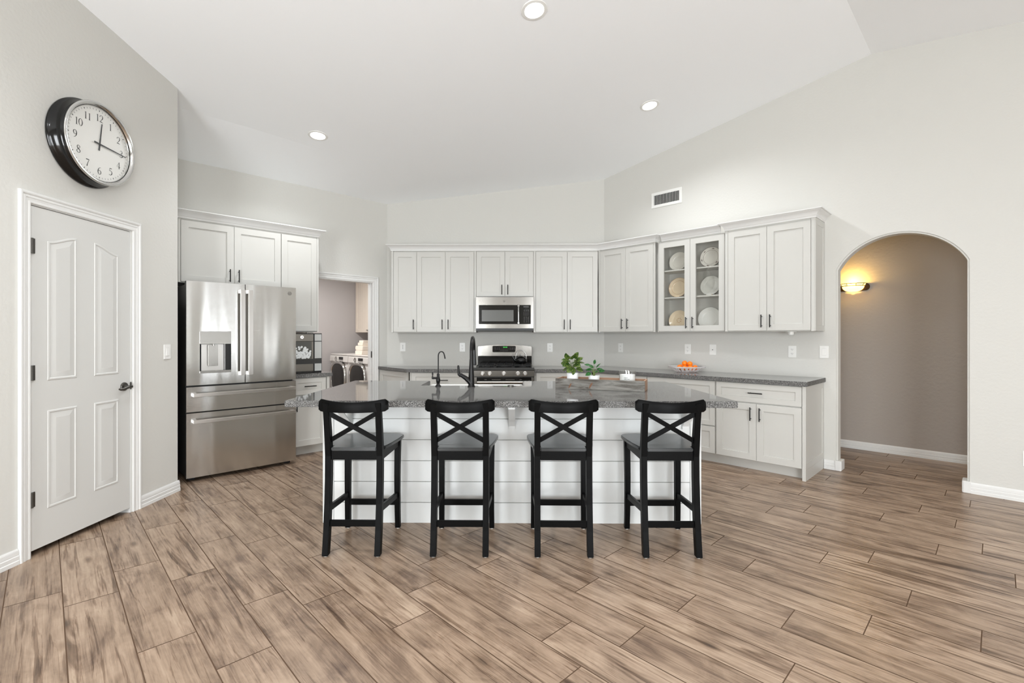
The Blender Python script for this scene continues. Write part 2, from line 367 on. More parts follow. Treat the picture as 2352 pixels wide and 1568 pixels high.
# vaulted ceiling: rises from the fridge wall to a ridge, then falls
def zceil(x, y):
    d = r2*(x-y)+5.853
    z = 3.088+0.158*d if d < 5.03 else 3.088+0.158*5.03-0.156*(d-5.03)
    w = min(1, max(0, (-1.2-x)/1.5)); w = w*w*(3-2*w); q = min(1, max(0, d/0.9))
    return z+0.094*w*q
bm = bmn()
ds = [-0.6+i*0.35 for i in range(16)]+[5.03]+[5.4+i*0.8 for i in range(12)]; ds = sorted(set(d for d in ds if abs(d-5.03) > 0.05 or d == 5.03)); es = [-8.6+i*0.5 for i in range(34)]
V = [[bm.verts.new(((r2*(d-5.853+e)), (r2*(e-(d-5.853))), zceil(r2*(d-5.853+e), r2*(e-(d-5.853))))) for e in es] for d in ds]
for i in range(len(ds)-1):
    for j in range(len(es)-1):
        q = [V[i][j], V[i+1][j], V[i+1][j+1], V[i][j+1]]; c = sum((v.co for v in q), Vector())/4
        if -4.2 < c.x < 7.2 and -4.6 < c.y < 7.0: bm.faces.new(q)
for v in [v for v in bm.verts if not v.link_faces]: bm.verts.remove(v)
for ff in bm.faces:
    ff.normal_update()
    if ff.normal.z > 0: ff.normal_flip()
struct('ceiling', bm, M_CEIL, smooth=4)

WT = 4.4
# left wall with the pantry door opening (frame P: x = distance away from camera, y < 0 in the room)
def wall_with_openings(x0, x1, y0, y1, top, ops):
    bm = bmn(); xs = x0
    for (a, b, z0, z1) in sorted(ops):
        box(bm, xs, a, y0, y1, 0, top)
        if z0 > 0.01: box(bm, a, b, y0, y1, 0, z0)
        box(bm, a, b, y0, y1, z1, top); xs = b
    box(bm, xs, x1, y0, y1, 0, top); return bm
struct('wall_left', wall_with_openings(-2.5, 3.943, 0, 0.115, WT, [(2.722, 3.470, 0, 2.066)]), M_WALL, 'P')
bm = bmn(); box(bm, -0.3, 0, 0.0, 1.0, 0, WT)
# niche wall from pantry corner back to fridge wall
bm.free(); bm = bmn(); box(bm, -2.67, -2.552, -1.063, 0.0, 0, WT); struct('wall_niche', bm, M_WALL, 'L')
bm = bmn(); box(bm, -0.13, 0.05, 0.1155, 0.13, 0, 2.2); bm.free()
# pantry closet behind its door (dark)
bm = bmn(); box(bm, 2.5, 3.7, 0.72, 0.76, 0, 2.5); box(bm, 2.5, 2.54, 0.117, 0.72, 0, 2.5); box(bm, 3.66, 3.7, 0.117, 0.72, 0, 2.5); box(bm, 2.5, 3.7, 0.117, 0.76, 2.5, 2.54); struct('wall_pantry', bm, M_WALL, 'P')
struct('wall_fridge', wall_with_openings(-2.552, 0.0, 0, 0.115, WT, [(-1.02, -0.205, 0, 2.012)]), M_WALL, 'L')
bm = bmn(); box(bm, -1.7765, 1.1845, 0, 0.115, 0, WT); struct('wall_back', bm, M_WALL, 'B')
# right wall with arch
A0, A1, SP, AP = 2.676, 3.576, 1.92, 2.205
hw = (A1-A0)/2; rise = AP-SP; RR = (hw*hw+rise*rise)/(2*rise); cz = AP-RR; th = math.asin(hw/RR)
arc = [((A0+A1)/2+RR*math.sin(t), cz+RR*math.cos(t)) for t in [-th+2*th*i/28 for i in range(29)]]
poly = [(0, 0), (A0, 0)]+arc+[(A1, 0), (7.66, 0), (7.66, WT), (0, WT)]
t = bmesh.new(); n = len(poly)
A = [t.verts.new((p[0], 0.0, p[1])) for p in poly]; Bv = [t.verts.new((p[0], 0.13, p[1])) for p in poly]
t.faces.new(A); t.faces.new(Bv[::-1])
for i in range(n): t.faces.new((A[i], Bv[i], Bv[(i+1) % n], A[(i+1) % n]))
bmesh.ops.recalc_face_normals(t, faces=t.faces[:])
ed = [e for e in t.edges if abs(e.verts[0].co.y-e.verts[1].co.y) < 1e-5 and all(A0-0.01 <= v.co.x <= A1+0.01 and v.co.z < 3 for v in e.verts) and not all(v.co.z < 0.001 for v in e.verts)]
bmesh.ops.bevel(t, geom=ed, offset=0.014, segments=4, affect='EDGES')
bmesh.ops.triangulate(t, faces=[f for f in t.faces if len(f.verts) > 4])
struct('wall_right', t, M_WALL, 'R', smooth=30)
# rear and side walls with windows (daylight)
bm = wall_with_openings(-2.95, 6.72, -2.615, -2.5, WT, WREAR); struct('wall_rear', bm, M_WALL)
bm = bmn(); yy0 = -2.5
for ya, yb in WSIDE:
    box(bm, 6.6, 6.715, yy0, ya, 0, WT); box(bm, 6.6, 6.715, ya, yb, 0, 0.04); box(bm, 6.6, 6.715, ya, yb, 2.4, WT); yy0 = yb
box(bm, 6.6, 6.715, yy0, 1.09, 0, WT); struct('wall_side', bm, M_WALL)
def winframe(name, x0, x1, z0, z1, n, T):
    bm = bmn(); w = 0.05
    for zz in (z0, z1-w): box(bm, x0, x1, -0.03, 0.03, zz, zz+w)
    for i in range(n+1):
        x = x0+(x1-x0-w)*i/n; box(bm, x, x+w, -0.028, 0.028, z0, z1)
    o = struct(name, bm, M_TRIM); o.matrix_world = T
for i, (xa, xb, za, zb) in enumerate(WREAR): winframe('window_%d' % (i+1), xa, xb, za, zb, 2, Matrix.Translation((0, -2.55, 0)))
for i, (ya, yb) in enumerate(WSIDE): winframe('window_%d' % (i+3), ya, yb, 0.04, 2.4, 1, Matrix.Translation((6.66, 0, 0)) @ Matrix.Rotation(PI/2, 4, 'Z'))

# hallway behind the arch (frame R, y>0 is behind the wall)
HY = 1.2
bm = bmn(); box(bm, 0.9, 6.0, HY, HY+0.1, 0, 2.6); struct('wall_hall', bm, M_HALL, 'R')
bm = bmn(); box(bm, 0.8, 0.9, 0.14, HY+0.1, 0, 2.6); struct('wall_hall_left', bm, M_HALL, 'R')
bm = bmn(); box(bm, 6.0, 6.1, 0.14, HY+0.1, 0, 2.6); struct('wall_hall_right', bm, M_HALL, 'R')
bm = bmn(); box(bm, 0.8, 6.1, 0.131, HY+0.1, 2.6, 2.66); struct('ceiling_hall', bm, M_CEIL, 'R')
# laundry room behind the fridge wall (frame L, y>0 is behind)
LY = 2.32
bm = bmn(); box(bm, -2.6, 1.05, LY, LY+0.1, 0, 2.5); struct('wall_laundry_far', bm, M_LAUN, 'L')
bm = bmn(); box(bm, 1.0, 1.1, 0.40, LY, 0, 2.5); struct('wall_laundry_right', bm, M_LAUN, 'L')
bm = bmn(); box(bm, -2.6, -2.5, 0.12, LY, 0, 2.5); struct('wall_laundry_left', bm, M_LAUN, 'L')
bm = bmn(); box(bm, -2.6, 1.1, 0.116, LY+0.1, 2.5, 2.56); struct('ceiling_laundry', bm, M_CEIL, 'L')
bm = bmn(); prism(bm, [(0.12, 0.117), (1.0, 0.117), (1.0, 0.42), (0.7, 0.42)], 'z', 0, 2.5); bm.free()
bm = bmn(); box(bm, 0.0, 1.1, 0.33, 0.40, 0, 2.5); struct('wall_laundry_near', bm, M_LAUN, 'L')

# casings
def casing(name, fr, x0, x1, zt, w=0.07):
    q = w/0.07
    prof = [(0.0, 0.0), (0.0, 0.009), (0.004*q, 0.011), (0.012*q, 0.011), (0.015*q, 0.008), (0.030*q, 0.010), (0.034*q, 0.013), (0.044*q, 0.013), (0.047*q, 0.011), (0.052*q, 0.016), (0.058*q, 0.0185), (0.066*q, 0.0185), (0.070*q, 0.015), (0.070*q, 0.0005)]
    bm = bmn(); C_ = []
    for u, t_ in prof: C_.append([bm.verts.new(p) for p in ((x0-u, -t_-0.0005, 0), (x0-u, -t_-0.0005, zt+u), (x1+u, -t_-0.0005, zt+u), (x1+u, -t_-0.0005, 0))])
    for a, c in zip(C_[:-1], C_[1:]):
        for i in range(3): bm.faces.new((a[i], a[i+1], c[i+1], c[i]))
    bm.faces.new([c[0] for c in C_]); bm.faces.new([c[3] for c in C_][::-1]); bmesh.ops.recalc_face_normals(bm, faces=bm.faces[:])
    return struct(name, bm, M_TRIM, fr, smooth=20)
casing('trim_1', 'P', 2.735, 3.474, 2.060, 0.066)
bm = bmn()   # pantry jamb
box(bm, 2.7225, 2.735, 0.0005, 0.1145, 0, 2.053, 0); box(bm, 3.457, 3.4695, 0.0005, 0.1145, 0, 2.053, 0); box(bm, 2.7225, 3.4695, 0.0005, 0.1145, 2.0535, 2.0655, 0)
struct('trim_2', bm, M_TRIM, 'P')
casing('trim_3', 'L', -1.02, -0.205, 2.008, 0.07)
bm = bmn(); box(bm, -1.0195, -1.005, -0.004, 0.119, 0, 1.996); box(bm, -0.22, -0.2055, -0.004, 0.119, 0, 1.996); box(bm, -1.0195, -0.2055, -0.004, 0.119, 1.9965, 2.0115)
box(bm, -0.233, -0.22, 0.035, 0.075, 0, 1.996, 0.002); struct('trim_4', bm, M_TRIM, 'L')

# baseboards with grooved profile
BBP = [(-0.0005, 0), (-0.016, 0), (-0.016, 0.022), (-0.0125, 0.026), (-0.0135, 0.034), (-0.0135, 0.048), (-0.0105, 0.052), (-0.0115, 0.06), (-0.0105, 0.074), (-0.007, 0.082), (-0.004, 0.088), (-0.0005, 0.088)]
def baseboard(name, fr, x0, x1, y=0.0, extra=None, flip=False, m=None):
    bm = bmn(); prism(bm, [((p[0]+y), p[1]) for p in BBP], 'x', x0, x1)
    if extra: extra(bm)
    return struct(name, bm, m or M_TRIM, fr)
baseboard('baseboard_left', 'P', -2.5, 2.667)
def corner_p(bm):   # wraps round the outside corner of the pantry wall
    pass
baseboard('baseboard_pantry', 'P', 3.542, 3.955)
def wrapL(bm):
    prism(bm, [(x, y) for x, y in ((2.655, -0.02), (2.700, -0.02), (2.708, -0.014), (2.708, 0.12), (2.6765, 0.12), (2.6765, 0.006), (2.662, -0.0005), (2.655, -0.0005))], 'z', 0, 0.095, 0.004)
baseboard('baseboard_right', 'R', 2.565, 2.657, extra=wrapL)
def wrapR(bm):
    prism(bm, [(x, y) for x, y in ((3.597, -0.02), (3.552, -0.02), (3.544, -0.014), (3.544, 0.12), (3.5755, 0.12), (3.5755, 0.006), (3.59, -0.0005), (3.597, -0.0005))], 'z', 0, 0.095, 0.004)
baseboard('baseboard_arch', 'R', 3.595, 7.6, extra=wrapR)
baseboard('baseboard_hall', 'R', 0.9, 6.0, HY)

# ------------------------------------------------------------------ pantry door
def panel_door():
    x0, x1, z0, z1 = 2.7375, 3.4545, 0.035, 2.050; yf = -0.002+0.004
    bm = bmn()
    # door slab
    box(bm, x0, x1, yf, yf+0.035, z0, z1, 0.001, 1)
    def raised(xa, xb, za, zfun):
        # moulding ring: sunk groove then raised field, top edge following zfun
        n = 14
        def outline(ins):
            a, b = xa+ins, xb-ins; P = [(a, za+ins), (b, za+ins)]
            for i in range(n+1):
                x = b+(a-b)*i/n; P.append((x, zfun(x)-ins))
            return P
        rings = [(0.0, yf-0.0002), (0.004, yf-0.0035), (0.012, yf-0.004), (0.016, yf-0.0006), (0.022, yf+0.0), (0.050, yf-0.0045), (0.052, yf-0.005)]
        t = bmesh.new(); R = [[t.verts.new((p[0], y, p[1])) for p in outline(i)] for i, y in rings]; m_ = len(R[0])
        for a, b in zip(R[:-1], R[1:]):
            for i in range(m_): t.faces.new((a[i], a[(i+1) % m_], b[(i+1) % m_], b[i]))
        t.faces.new(R[-1]); bmesh.ops.recalc_face_normals(t, faces=t.faces[:])
        merge(bm, t)
    La, Lb, Ra, Rb = 2.842, 3.035, 3.160, 3.356
    def archL(x):
        t_ = (x-La)/(Lb-La); t_ = t_*t_*(3-2*t_); return 1.862+0.052*t_
    def archR(x):
        t_ = 1-(x-Ra)/(Rb-Ra); t_ = t_*t_*(3-2*t_); return 1.862+0.052*t_
    raised(La, Lb, 1.022, archL); raised(Ra, Rb, 1.022, archR)
    raised(La, Lb, 0.252, lambda x: 0.842); raised(Ra, Rb, 0.252, lambda x: 0.842)
    o = struct('door_1', bm, M_DOOR, 'P', smooth=30)
    M = fmat('P')
    def ch(name, bm, m): 
        c = finish(name, bm, m, o); return c
    for z in (1.772, 1.030, 0.290):
        b = bmn(); tube(b, [(2.741, -0.008, z), (2.741, -0.008, z+0.088)], 0.0075, 10)
        for q in (0.029, 0.058): tube(b, [(2.741, -0.008, z+q), (2.741, -0.008, z+q+0.002)], 0.0082, 10)
        box(b, 2.742, 2.766, -0.004, 0.0015, z, z+0.088, 0.001); ch('hinge', b, M_HINGE)
    b = bmn(); T = Matrix.Translation((3.402, 0.002, 0.926))
    lathe(b, [(0, 0.012), (0.02, 0.012), (0.029, 0.009), (0.031, 0.004), (0.031, 0.0)], 28, T, ax='y')
    tube(b, [(3.402, -0.008, 0.926), (3.402, -0.045, 0.926)], [0.012, 0.010], 14)
    tube(b, [(3.392, -0.048, 0.926), (3.37, -0.052, 0.922), (3.34, -0.052, 0.915), (3.318, -0.048, 0.914), (3.306, -0.044, 0.918)], [0.012, 0.010, 0.009, 0.009, 0.006], 12, flat=(1.0, 0.7))
    tube(b, [(3.395, -0.048, 0.926), (3.412, -0.048, 0.926)], [0.012, 0.010], 14)
    ch('handle', b, M_HINGE)
    b = bmn(); box(b, 3.4535, 3.462, -0.008, 0.0015, 0.90, 0.955, 0.003); ch('strike_plate', b, M_HINGE)
panel_door()

# ------------------------------------------------------------------ cabinets
def shaker(bm, x0, x1, z0, z1, yf, t=0.02, rail=0.062, rec=0.009, glass=False):
    """door slab whose face is at y = yf (room side) and back at yf+t"""
    b = 0.0012
    T = bmesh.new()
    def rect(i, y): return [T.verts.new(p) for p in ((x0+i, y, z0+i), (x1-i, y, z0+i), (x1-i, y, z1-i), (x0+i, y, z1-i))]
    rr = min(rail, (z1-z0)*0.32)
    R = [rect(0, yf+t), rect(0, yf+b), rect(b, yf), rect(rr, yf), rect(rr+0.0015, yf+rec)]
    for a, c in zip(R[:-1], R[1:]):
        for i in range(4): T.faces.new((a[i], a[(i+1) % 4], c[(i+1) % 4], c[i]))
    if glass:
        bk = [T.verts.new(p) for p in ((x0+rr, yf+t, z0+rr), (x1-rr, yf+t, z0+rr), (x1-rr, yf+t, z1-rr), (x0+rr, yf+t, z1-rr))]
        for i in range(4):
            T.faces.new((R[-1][i], R[-1][(i+1) % 4], bk[(i+1) % 4], bk[i])); T.faces.new((bk[i], bk[(i+1) % 4], R[0][(i+1) % 4], R[0][i]))
    else: T.faces.new(R[-1]); T.faces.new(R[0][::-1])
    bmesh.ops.recalc_face_normals(T, faces=T.faces[:]); merge(bm, T)
def pull(bm, x, y, z, L=0.127, horiz=False, rad=0.0052):
    """bar pull centred on (x,z) standing off the face y"""
    h = L/2
    if horiz:
        tube(bm, [(x-h, y-0.03, z), (x+h, y-0.03, z)], rad, 10)
        for d in (-h*0.72, h*0.72): tube(bm, [(x+d, y, z), (x+d, y-0.03, z)], 0.0042, 8)
    else:
        tube(bm, [(x, y-0.03, z-h), (x, y-0.03, z+h)], rad, 10)
        for d in (-h*0.72, h*0.72): tube(bm, [(x, y, z+d), (x, y-0.03, z+d)], 0.0042, 8)
    return bm
CD = 0.0015   # half gap between doors
def cabinet(name, label, fr, x0, x1, z0, z1, dep, doors=(), drawers=(), toe=0.0, group=None, back=0.001, end=None, cat='cabinet', hz=None, xtra=None, bodym=None, glass=False):
    """dep = distance of the door face from the wall; doors: (xa, xb, za, zb, handle x or None, handle z)"""
    T = Thing(name, label, cat, fr, (x0+x1)/2, -dep/2, z0, group)
    bm = bmn(); yb = -back; yf = -(dep-0.0205)
    if glass:
        w = 0.018
        box(bm, x0, x0+w, yf, yb, z0, z1); box(bm, x1-w, x1, yf, yb, z0, z1); box(bm, x0+w, x1-w, yf, yb, z0, z0+w); box(bm, x0+w, x1-w, yf, yb, z1-w, z1); box(bm, x0+w, x1-w, yb-0.006, yb, z0+w, z1-w)
    elif toe > 0:
        box(bm, x0, x1, yf, yb, z0+toe, z1); box(bm, x0, x1, yf+0.07, yb, z0, z0+toe)
    else: box(bm, x0, x1, yf, yb, z0, z1)
    if xtra: xtra(bm)
    T.part('body', bm, bodym or M_CAB, smooth=0)
    for d in doors:
        xa, xb, za, zb, hx, hzz = d
        b = bmn(); shaker(b, xa+CD, xb-CD, za+CD, zb-CD, -dep, glass=glass)
        o = T.part('door', b, M_CAB, smooth=0)
        if glass:
            rr = 0.062
            b = bmn(); box(b, xa+rr+0.0005, xb-rr-0.0005, -dep+0.011, -dep+0.0145, za+rr+0.0005, zb-rr-0.0005); T.part('glass_pane', b, M_GLASS, o, smooth=0)
        if hx is not None:
            T.part('handle', pull(bmn(), hx, -dep, hzz), M_HAND, o)
    for d in drawers:
        xa, xb, za, zb, hx, hzz = d
        b = bmn(); shaker(b, xa+CD, xb-CD, za+CD, zb-CD, -dep, rail=0.05); o = T.part('drawer_front', b, M_CAB, smooth=0)
        if hx is not None: T.part('handle', pull(bmn(), hx, -dep, hzz, horiz=True), M_HAND, o)
    return T
def stile(bm, x0, x1, z0, z1, dep): box(bm, x0, x1, -dep, -0.002, z0, z1, 0.001, 1)
ZU0, ZD0, ZD1, ZU1 = 1.335, 1.343, 2.376, 2.391   # box bottom, door bottom, door top, box top
HZ = 1.438
U = 0.33
GU = 'white wall cabinets'
# back wall uppers
cabinet('wall_cabinet', 'narrow white single-door wall cabinet at the left end of the back wall', 'B', -1.632, -1.3035, ZU0, ZU1, U, [(-1.605, -1.302, ZD0, ZD1, -1.341, HZ)], group=GU, xtra=lambda b: stile(b, -1.632, -1.6065, ZU0, ZU1, U-0.002))
cabinet('wall_cabinet', 'tall white two-door wall cabinet directly left of the microwave', 'B', -1.3025, -0.529, ZU0, ZU1, U, [(-1.302, -0.929, ZD0, ZD1, -0.968, HZ), (-0.929, -0.557, ZD0, ZD1, -0.891, HZ)], group=GU, xtra=lambda b: stile(b, -0.555, -0.529, ZU0, ZU1, U-0.002))
cabinet('wall_cabinet', 'short white two-door wall cabinet above the microwave', 'B', -0.528, 0.2115, 1.795, ZU1, U, [(-0.527, -0.157, 1.801, ZD1, -0.197, 1.887), (-0.157, 0.2105, 1.801, ZD1, -0.119, 1.887)], group=GU)
cabinet('wall_cabinet', 'tall white two-door wall cabinet directly right of the microwave', 'B', 0.2125, 1.044, ZU0, ZU1, U, [(0.240, 0.647, ZD0, ZD1, 0.608, HZ), (0.647, 1.043, ZD0, ZD1, 0.685, HZ)], group=GU, xtra=lambda b: stile(b, 0.2125, 0.2385, ZU0, ZU1, U-0.002))
# right wall uppers
cabinet('wall_cabinet', 'white two-door wall cabinet between the inside corner and the glass-front cabinet', 'R', 0.141, 0.936, ZU0, ZU1, U, [(0.168, 0.541, ZD0, ZD1, 0.500, HZ), (0.541, 0.914, ZD0, ZD1, 0.578, HZ)], group=GU,
        xtra=lambda b: (stile(b, 0.141, 0.1665, ZU0, ZU1, U-0.002), stile(b, 0.916, 0.936, ZU0, ZU1, U-0.002)))
gc = cabinet('glass_cabinet', 'white wall cabinet with two glass doors displaying plates', 'R', 0.937, 1.744, ZU0, ZU1, 0.285, [(0.961, 1.342, ZD0, ZD1, 1.305, HZ), (1.342, 1.724, ZD0, ZD1, 1.379, HZ)], glass=True, bodym=M_CAB,
        xtra=lambda b: (box(b, 0.955, 0.9595, -0.283, -0.2655, ZU0, ZU1), box(b, 1.7255, 1.743, -0.283, -0.2655, ZU0, ZU1)))
for zz in (1.722, 2.036):
    b = bmn(); box(b, 0.956, 1.725, -0.255, -0.009, zz, zz+0.016, 0.001, 1); gc.part('shelf', b, M_CAB)
cabinet('wall_cabinet', 'tall white two-door wall cabinet at the right end beside the arched opening', 'R', 1.745, 2.562, ZU0, ZU1, U, [(1.773, 2.149, ZD0, ZD1, 2.106, HZ), (2.149, 2.531, ZD0, ZD1, 2.185, HZ)], group=GU,
        xtra=lambda b: (stile(b, 1.745, 1.7715, ZU0, ZU1, U-0.002), stile(b, 2.5325, 2.562, ZU0, ZU1, U-0.002)))
def endpanel(fr, x, y0, y1, z0, z1):   # shaker end panel facing +x at plane x
    M = Matrix.Translation((x, 0, 0)) @ Matrix.Rotation(PI/2, 4, 'Z')
    b = bmn(); t = bmesh.new(); shaker(t, y0, y1, z0, z1, 0.0, t=0.006, rail=0.055, rec=0.004)
    merge(b, t, Matrix.Translation((x, 0, 0)) @ Matrix.Rotation(PI/2, 4, 'Z')); return b
# (end panels are parts of the cabinets they close)
last_upper = [o for o in bpy.data.objects if o.get('label', '').startswith('tall white two-door wall cabinet at the right')][0]
b = endpanel('R', 2.5685, -0.326, -0.002, ZU0+0.002, ZU1-0.002)
finish('end_panel', b, M_CAB, last_upper, 0, Vector(((1.745+2.562)/2, -U/2, ZU0)))
# fridge wall uppers
UL = 0.45
cabinet('wall_cabinet', 'wide white two-door wall cabinet above the refrigerator', 'L', -2.447, -1.526, 1.798, 2.405, UL, [(-2.426, -1.976, 1.806, 2.391, -2.018, 1.893), (-1.976, -1.527, 1.806, 2.391, -1.938, 1.893)], group=GU, xtra=lambda b: stile(b, -2.447, -2.4275, 1.798, 2.405, UL-0.002))
cabinet('wall_cabinet', 'tall narrow white wall cabinet above the ice maker beside the laundry doorway', 'L', -1.525, -1.121, ZU0, 2.405, UL, [(-1.524, -1.141, ZD0, 2.391, None, 0)], group=GU, xtra=lambda b: stile(b, -1.1395, -1.121, ZU0, 2.405, UL-0.002))

# crown mouldings swept along a path (path points in frame coords at the cabinet face), mitred
CROWN = [(0.0, 0.0), (0.006, 0.0), (0.006, 0.014), (0.012, 0.018), (0.014, 0.030), (0.022, 0.044), (0.036, 0.056), (0.048, 0.062), (0.050, 0.068), (0.060, 0.070), (0.060, 0.078), (0.0, 0.078)]
def crown(label, fr, path, z, sc=1.0, place=(0, 0)):
    """path: list of (x, y); the moulding projects to the right-hand side of travel direction rotated to the room"""
    bm = bmn(); P = [Vector((p[0], p[1])) for p in path]; n = len(P)
    nrm = []
    for i in range(n-1):
        d = (P[i+1]-P[i]).normalized(); nrm.append(Vector((d.y, -d.x)))
    offs = []
    for i in range(n):
        if i == 0: offs.append(nrm[0])
        elif i == n-1: offs.append(nrm[-1])
        else:
            a, c = nrm[i-1], nrm[i]; mm = (a+c); mm.normalize(); offs.append(mm/max(0.2, mm.dot(a)))
    R = []
    for i in range(n): R.append([bm.verts.new((P[i].x+offs[i].x*q[0]*sc, P[i].y+offs[i].y*q[0]*sc, z+q[1]*sc)) for q in CROWN])
    k = len(CROWN)
    for a, c in zip(R[:-1], R[1:]):
        for i in range(k): bm.faces.new((a[i], a[(i+1) % k], c[(i+1) % k], c[i]))
    bm.faces.new(R[0]); bm.faces.new(R[-1][::-1]); bmesh.ops.recalc_face_normals(bm, faces=bm.faces[:])
    solo('crown_molding', label, 'molding', bm, M_TRIM, fr, place[0], place[1], z, 'crown moldings on the wall cabinets', 50)  # whiter than the cabinets: the paint stands in for light the crown lacks
ZC = ZU1+0.0005
wq = lambda fr, x, y: (lambda v: (v.x, v.y))(fmat(fr) @ Vector((x, y, 0)))
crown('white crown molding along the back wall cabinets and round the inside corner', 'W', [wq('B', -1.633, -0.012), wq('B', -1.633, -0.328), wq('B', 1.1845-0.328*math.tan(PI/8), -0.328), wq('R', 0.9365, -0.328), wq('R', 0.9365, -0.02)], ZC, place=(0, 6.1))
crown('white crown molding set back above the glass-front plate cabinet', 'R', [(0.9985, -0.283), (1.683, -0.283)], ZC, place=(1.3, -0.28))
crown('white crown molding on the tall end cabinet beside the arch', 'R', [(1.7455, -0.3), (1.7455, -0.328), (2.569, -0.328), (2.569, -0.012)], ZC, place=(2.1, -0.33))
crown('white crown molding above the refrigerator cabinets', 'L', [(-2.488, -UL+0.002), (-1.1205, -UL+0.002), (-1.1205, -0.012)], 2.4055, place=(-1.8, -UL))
# puck light under end cabinet
b = bmn(); lathe(b, [(0, -0.034), (0.022, -0.034), (0.026, -0.028), (0.026, -0.006), (0.05, -0.006), (0.05, 0.0), (0, 0.0)], 24, Matrix.Translation((2.318, -0.16, ZU0-0.0005)))
solo('puck_light', 'small round white fitting under the end wall cabinet', 'light fixture', b, M_WPLAS, 'R', 2.318, -0.16, ZU0)

# base cabinets
ZB1 = 0.841; BD = 0.62; GB = 'white base cabinets'
DT, DB_, LT, LB = 0.836, 0.655, 0.646, 0.105
cabinet('base_cabinet', 'white base cabinet with one drawer and two doors at the right end by the arch', 'R', 1.761, 2.532, 0, ZB1, BD,
        [(1.770, 2.149, LB, LT, 2.102, 0.548), (2.149, 2.530, LB, LT, 2.184, 0.548)], [(1.770, 2.530, DB_, DT, 2.146, 0.747)], toe=0.1, group=GB)
e_ = [o for o in bpy.data.objects if o.get('label', '').startswith('white base cabinet with one drawer and two doors')][0]
offR = Vector(((1.761+2.532)/2, -BD/2, 0))
b = bmn(); box(b, 2.533, 2.556, -BD-0.002, -0.002, 0, ZB1, 0.0015, 1); b2 = endpanel('R', 2.5625, -BD+0.0, -0.004, 0.1, ZB1-0.002); merge(b, b2)
box(b, 2.5563, 2.5620, -BD+0.0, -0.004, 0.0, 0.0995)
finish('end_panel', b, M_CAB, e_, 0, offR)
cabinet('base_cabinet', 'white three-drawer base cabinet below the fruit bowl', 'R', 0.998, 1.760, 0, ZB1, BD, [],
        [(1.001, 1.758, DB_, DT, 1.38, 0.747), (1.001, 1.758, 0.385, LT, 1.38, 0.515), (1.001, 1.758, LB, 0.376, 1.38, 0.24)], toe=0.1, group=GB)
cabinet('base_cabinet', 'white corner base cabinet on the right wall behind the wooden tray', 'R', 0.262, 0.997, 0, ZB1, BD, [(0.32, 0.996, LB, LT, 0.38, 0.548)], [(0.32, 0.996, DB_, DT, 0.66, 0.747)], toe=0.1, group=GB)
cabinet('base_cabinet', 'white base cabinet directly right of the range', 'B', 0.214, 0.922, 0, ZB1, BD, [(0.236, 0.900, LB, LT, 0.28, 0.548)], [(0.236, 0.900, DB_, DT, 0.57, 0.747)], toe=0.1, group=GB)
cabinet('base_cabinet', 'white base cabinet directly left of the range with one wide drawer', 'B', -1.330, -0.535, 0, ZB1, BD,
        [(-1.305, -0.923, LB, LT, -0.96, 0.548), (-0.923, -0.541, LB, LT, -0.885, 0.548)], [(-1.305, -0.541, DB_, DT, -0.913, 0.745)], toe=0.1, group=GB)
# angled end unit facing the fridge side: face runs out from fridge wall at x=-0.125 (frame L)
T = Thing('base_cabinet', 'white angled base cabinet end beside the laundry doorway casing', 'cabinet', 'L', -0.1, -0.35, 0, GB)
bm = bmn(); prism(bm, [(-0.110, -0.02), (-0.110, -0.715), (0.143, -0.462), (0.14, -0.30), (0.012, -0.02)], 'z', 0.1, ZB1); T.part('body', bm, M_CAB, smooth=0)
b = bmn(); t = bmesh.new(); shaker(t, 0.03, 0.695, LB, DT, 0.0, t=0.018); merge(b, t, Matrix.Translation((-0.1285, 0, 0)) @ Matrix.Rotation(-PI/2, 4, 'Z')); T.part('side_panel', b, M_CAB, smooth=0)
# left wall base
cabinet('base_cabinet', 'narrow white base cabinet with one drawer under the ice maker', 'L', -1.50, -1.100, 0, ZB1, BD, [(-1.468, -1.108, LB, LT, -1.432, 0.548)], [(-1.468, -1.108, DB_, DT, -1.290, 0.747)], toe=0.1, group=GB,
        xtra=lambda b: box(b, -1.0995, -1.070, -BD, -0.002, 0, ZB1, 0.001, 1))

# countertops
ZC0, ZC1 = 0.842, 0.883
def ctop(label, fr, pts, place, bv=0.003, name='countertop'):
    bm = bmn(); prism(bm, pts, 'z', ZC0, ZC1, bv); bm.normal_update()
    for f in bm.faces: f.material_index = 1 if abs(f.normal.z) < 0.6 else 0
    return solo(name, label, 'countertop', bm, [M_GRAN, M_GRANE], fr, place[0], place[1], ZC0, smooth=30)
CF = 0.645; tq = math.tan(PI/8)
# right-hand counter: joins back wall run right of the range and the right wall run in one slab (world coordinates)
def wpt(fr, x, y): v = fmat(fr) @ Vector((x, y, 0)); return (v.x, v.y)
inner = wpt('B', 1.1845-CF*tq, -CF)
pts = [wpt('B', 0.2125, -0.001), wpt('B', 0.2125, -CF), inner, wpt('R', 2.578, -CF), wpt('R', 2.578, -0.001), wpt('B', 1.1845-0.0004, -0.001)]
ctop('long grey granite countertop running from the range along the right wall', 'W', pts, (1.5, 5.6))
pts = [wpt('B', -0.5325, -0.001), wpt('B', -0.5325, -CF), wpt('B', -1.360, -CF), wpt('L', -0.149, -0.022), wpt('L', -0.118, -0.022), wpt('L', -0.118, -0.001), wpt('L', -0.0004, -0.001)]
ctop('short grey granite countertop left of the range with an angled end', 'W', pts, (-1.0, 6.2))
ctop('small grey granite countertop under the ice maker', 'L', [(-1.503, -0.002), (-1.503, -CF), (-1.046, -CF), (-1.046, -0.3), (-1.046, -0.021), (-1.098, -0.021), (-1.098, -0.002)], (-1.27, -0.3))

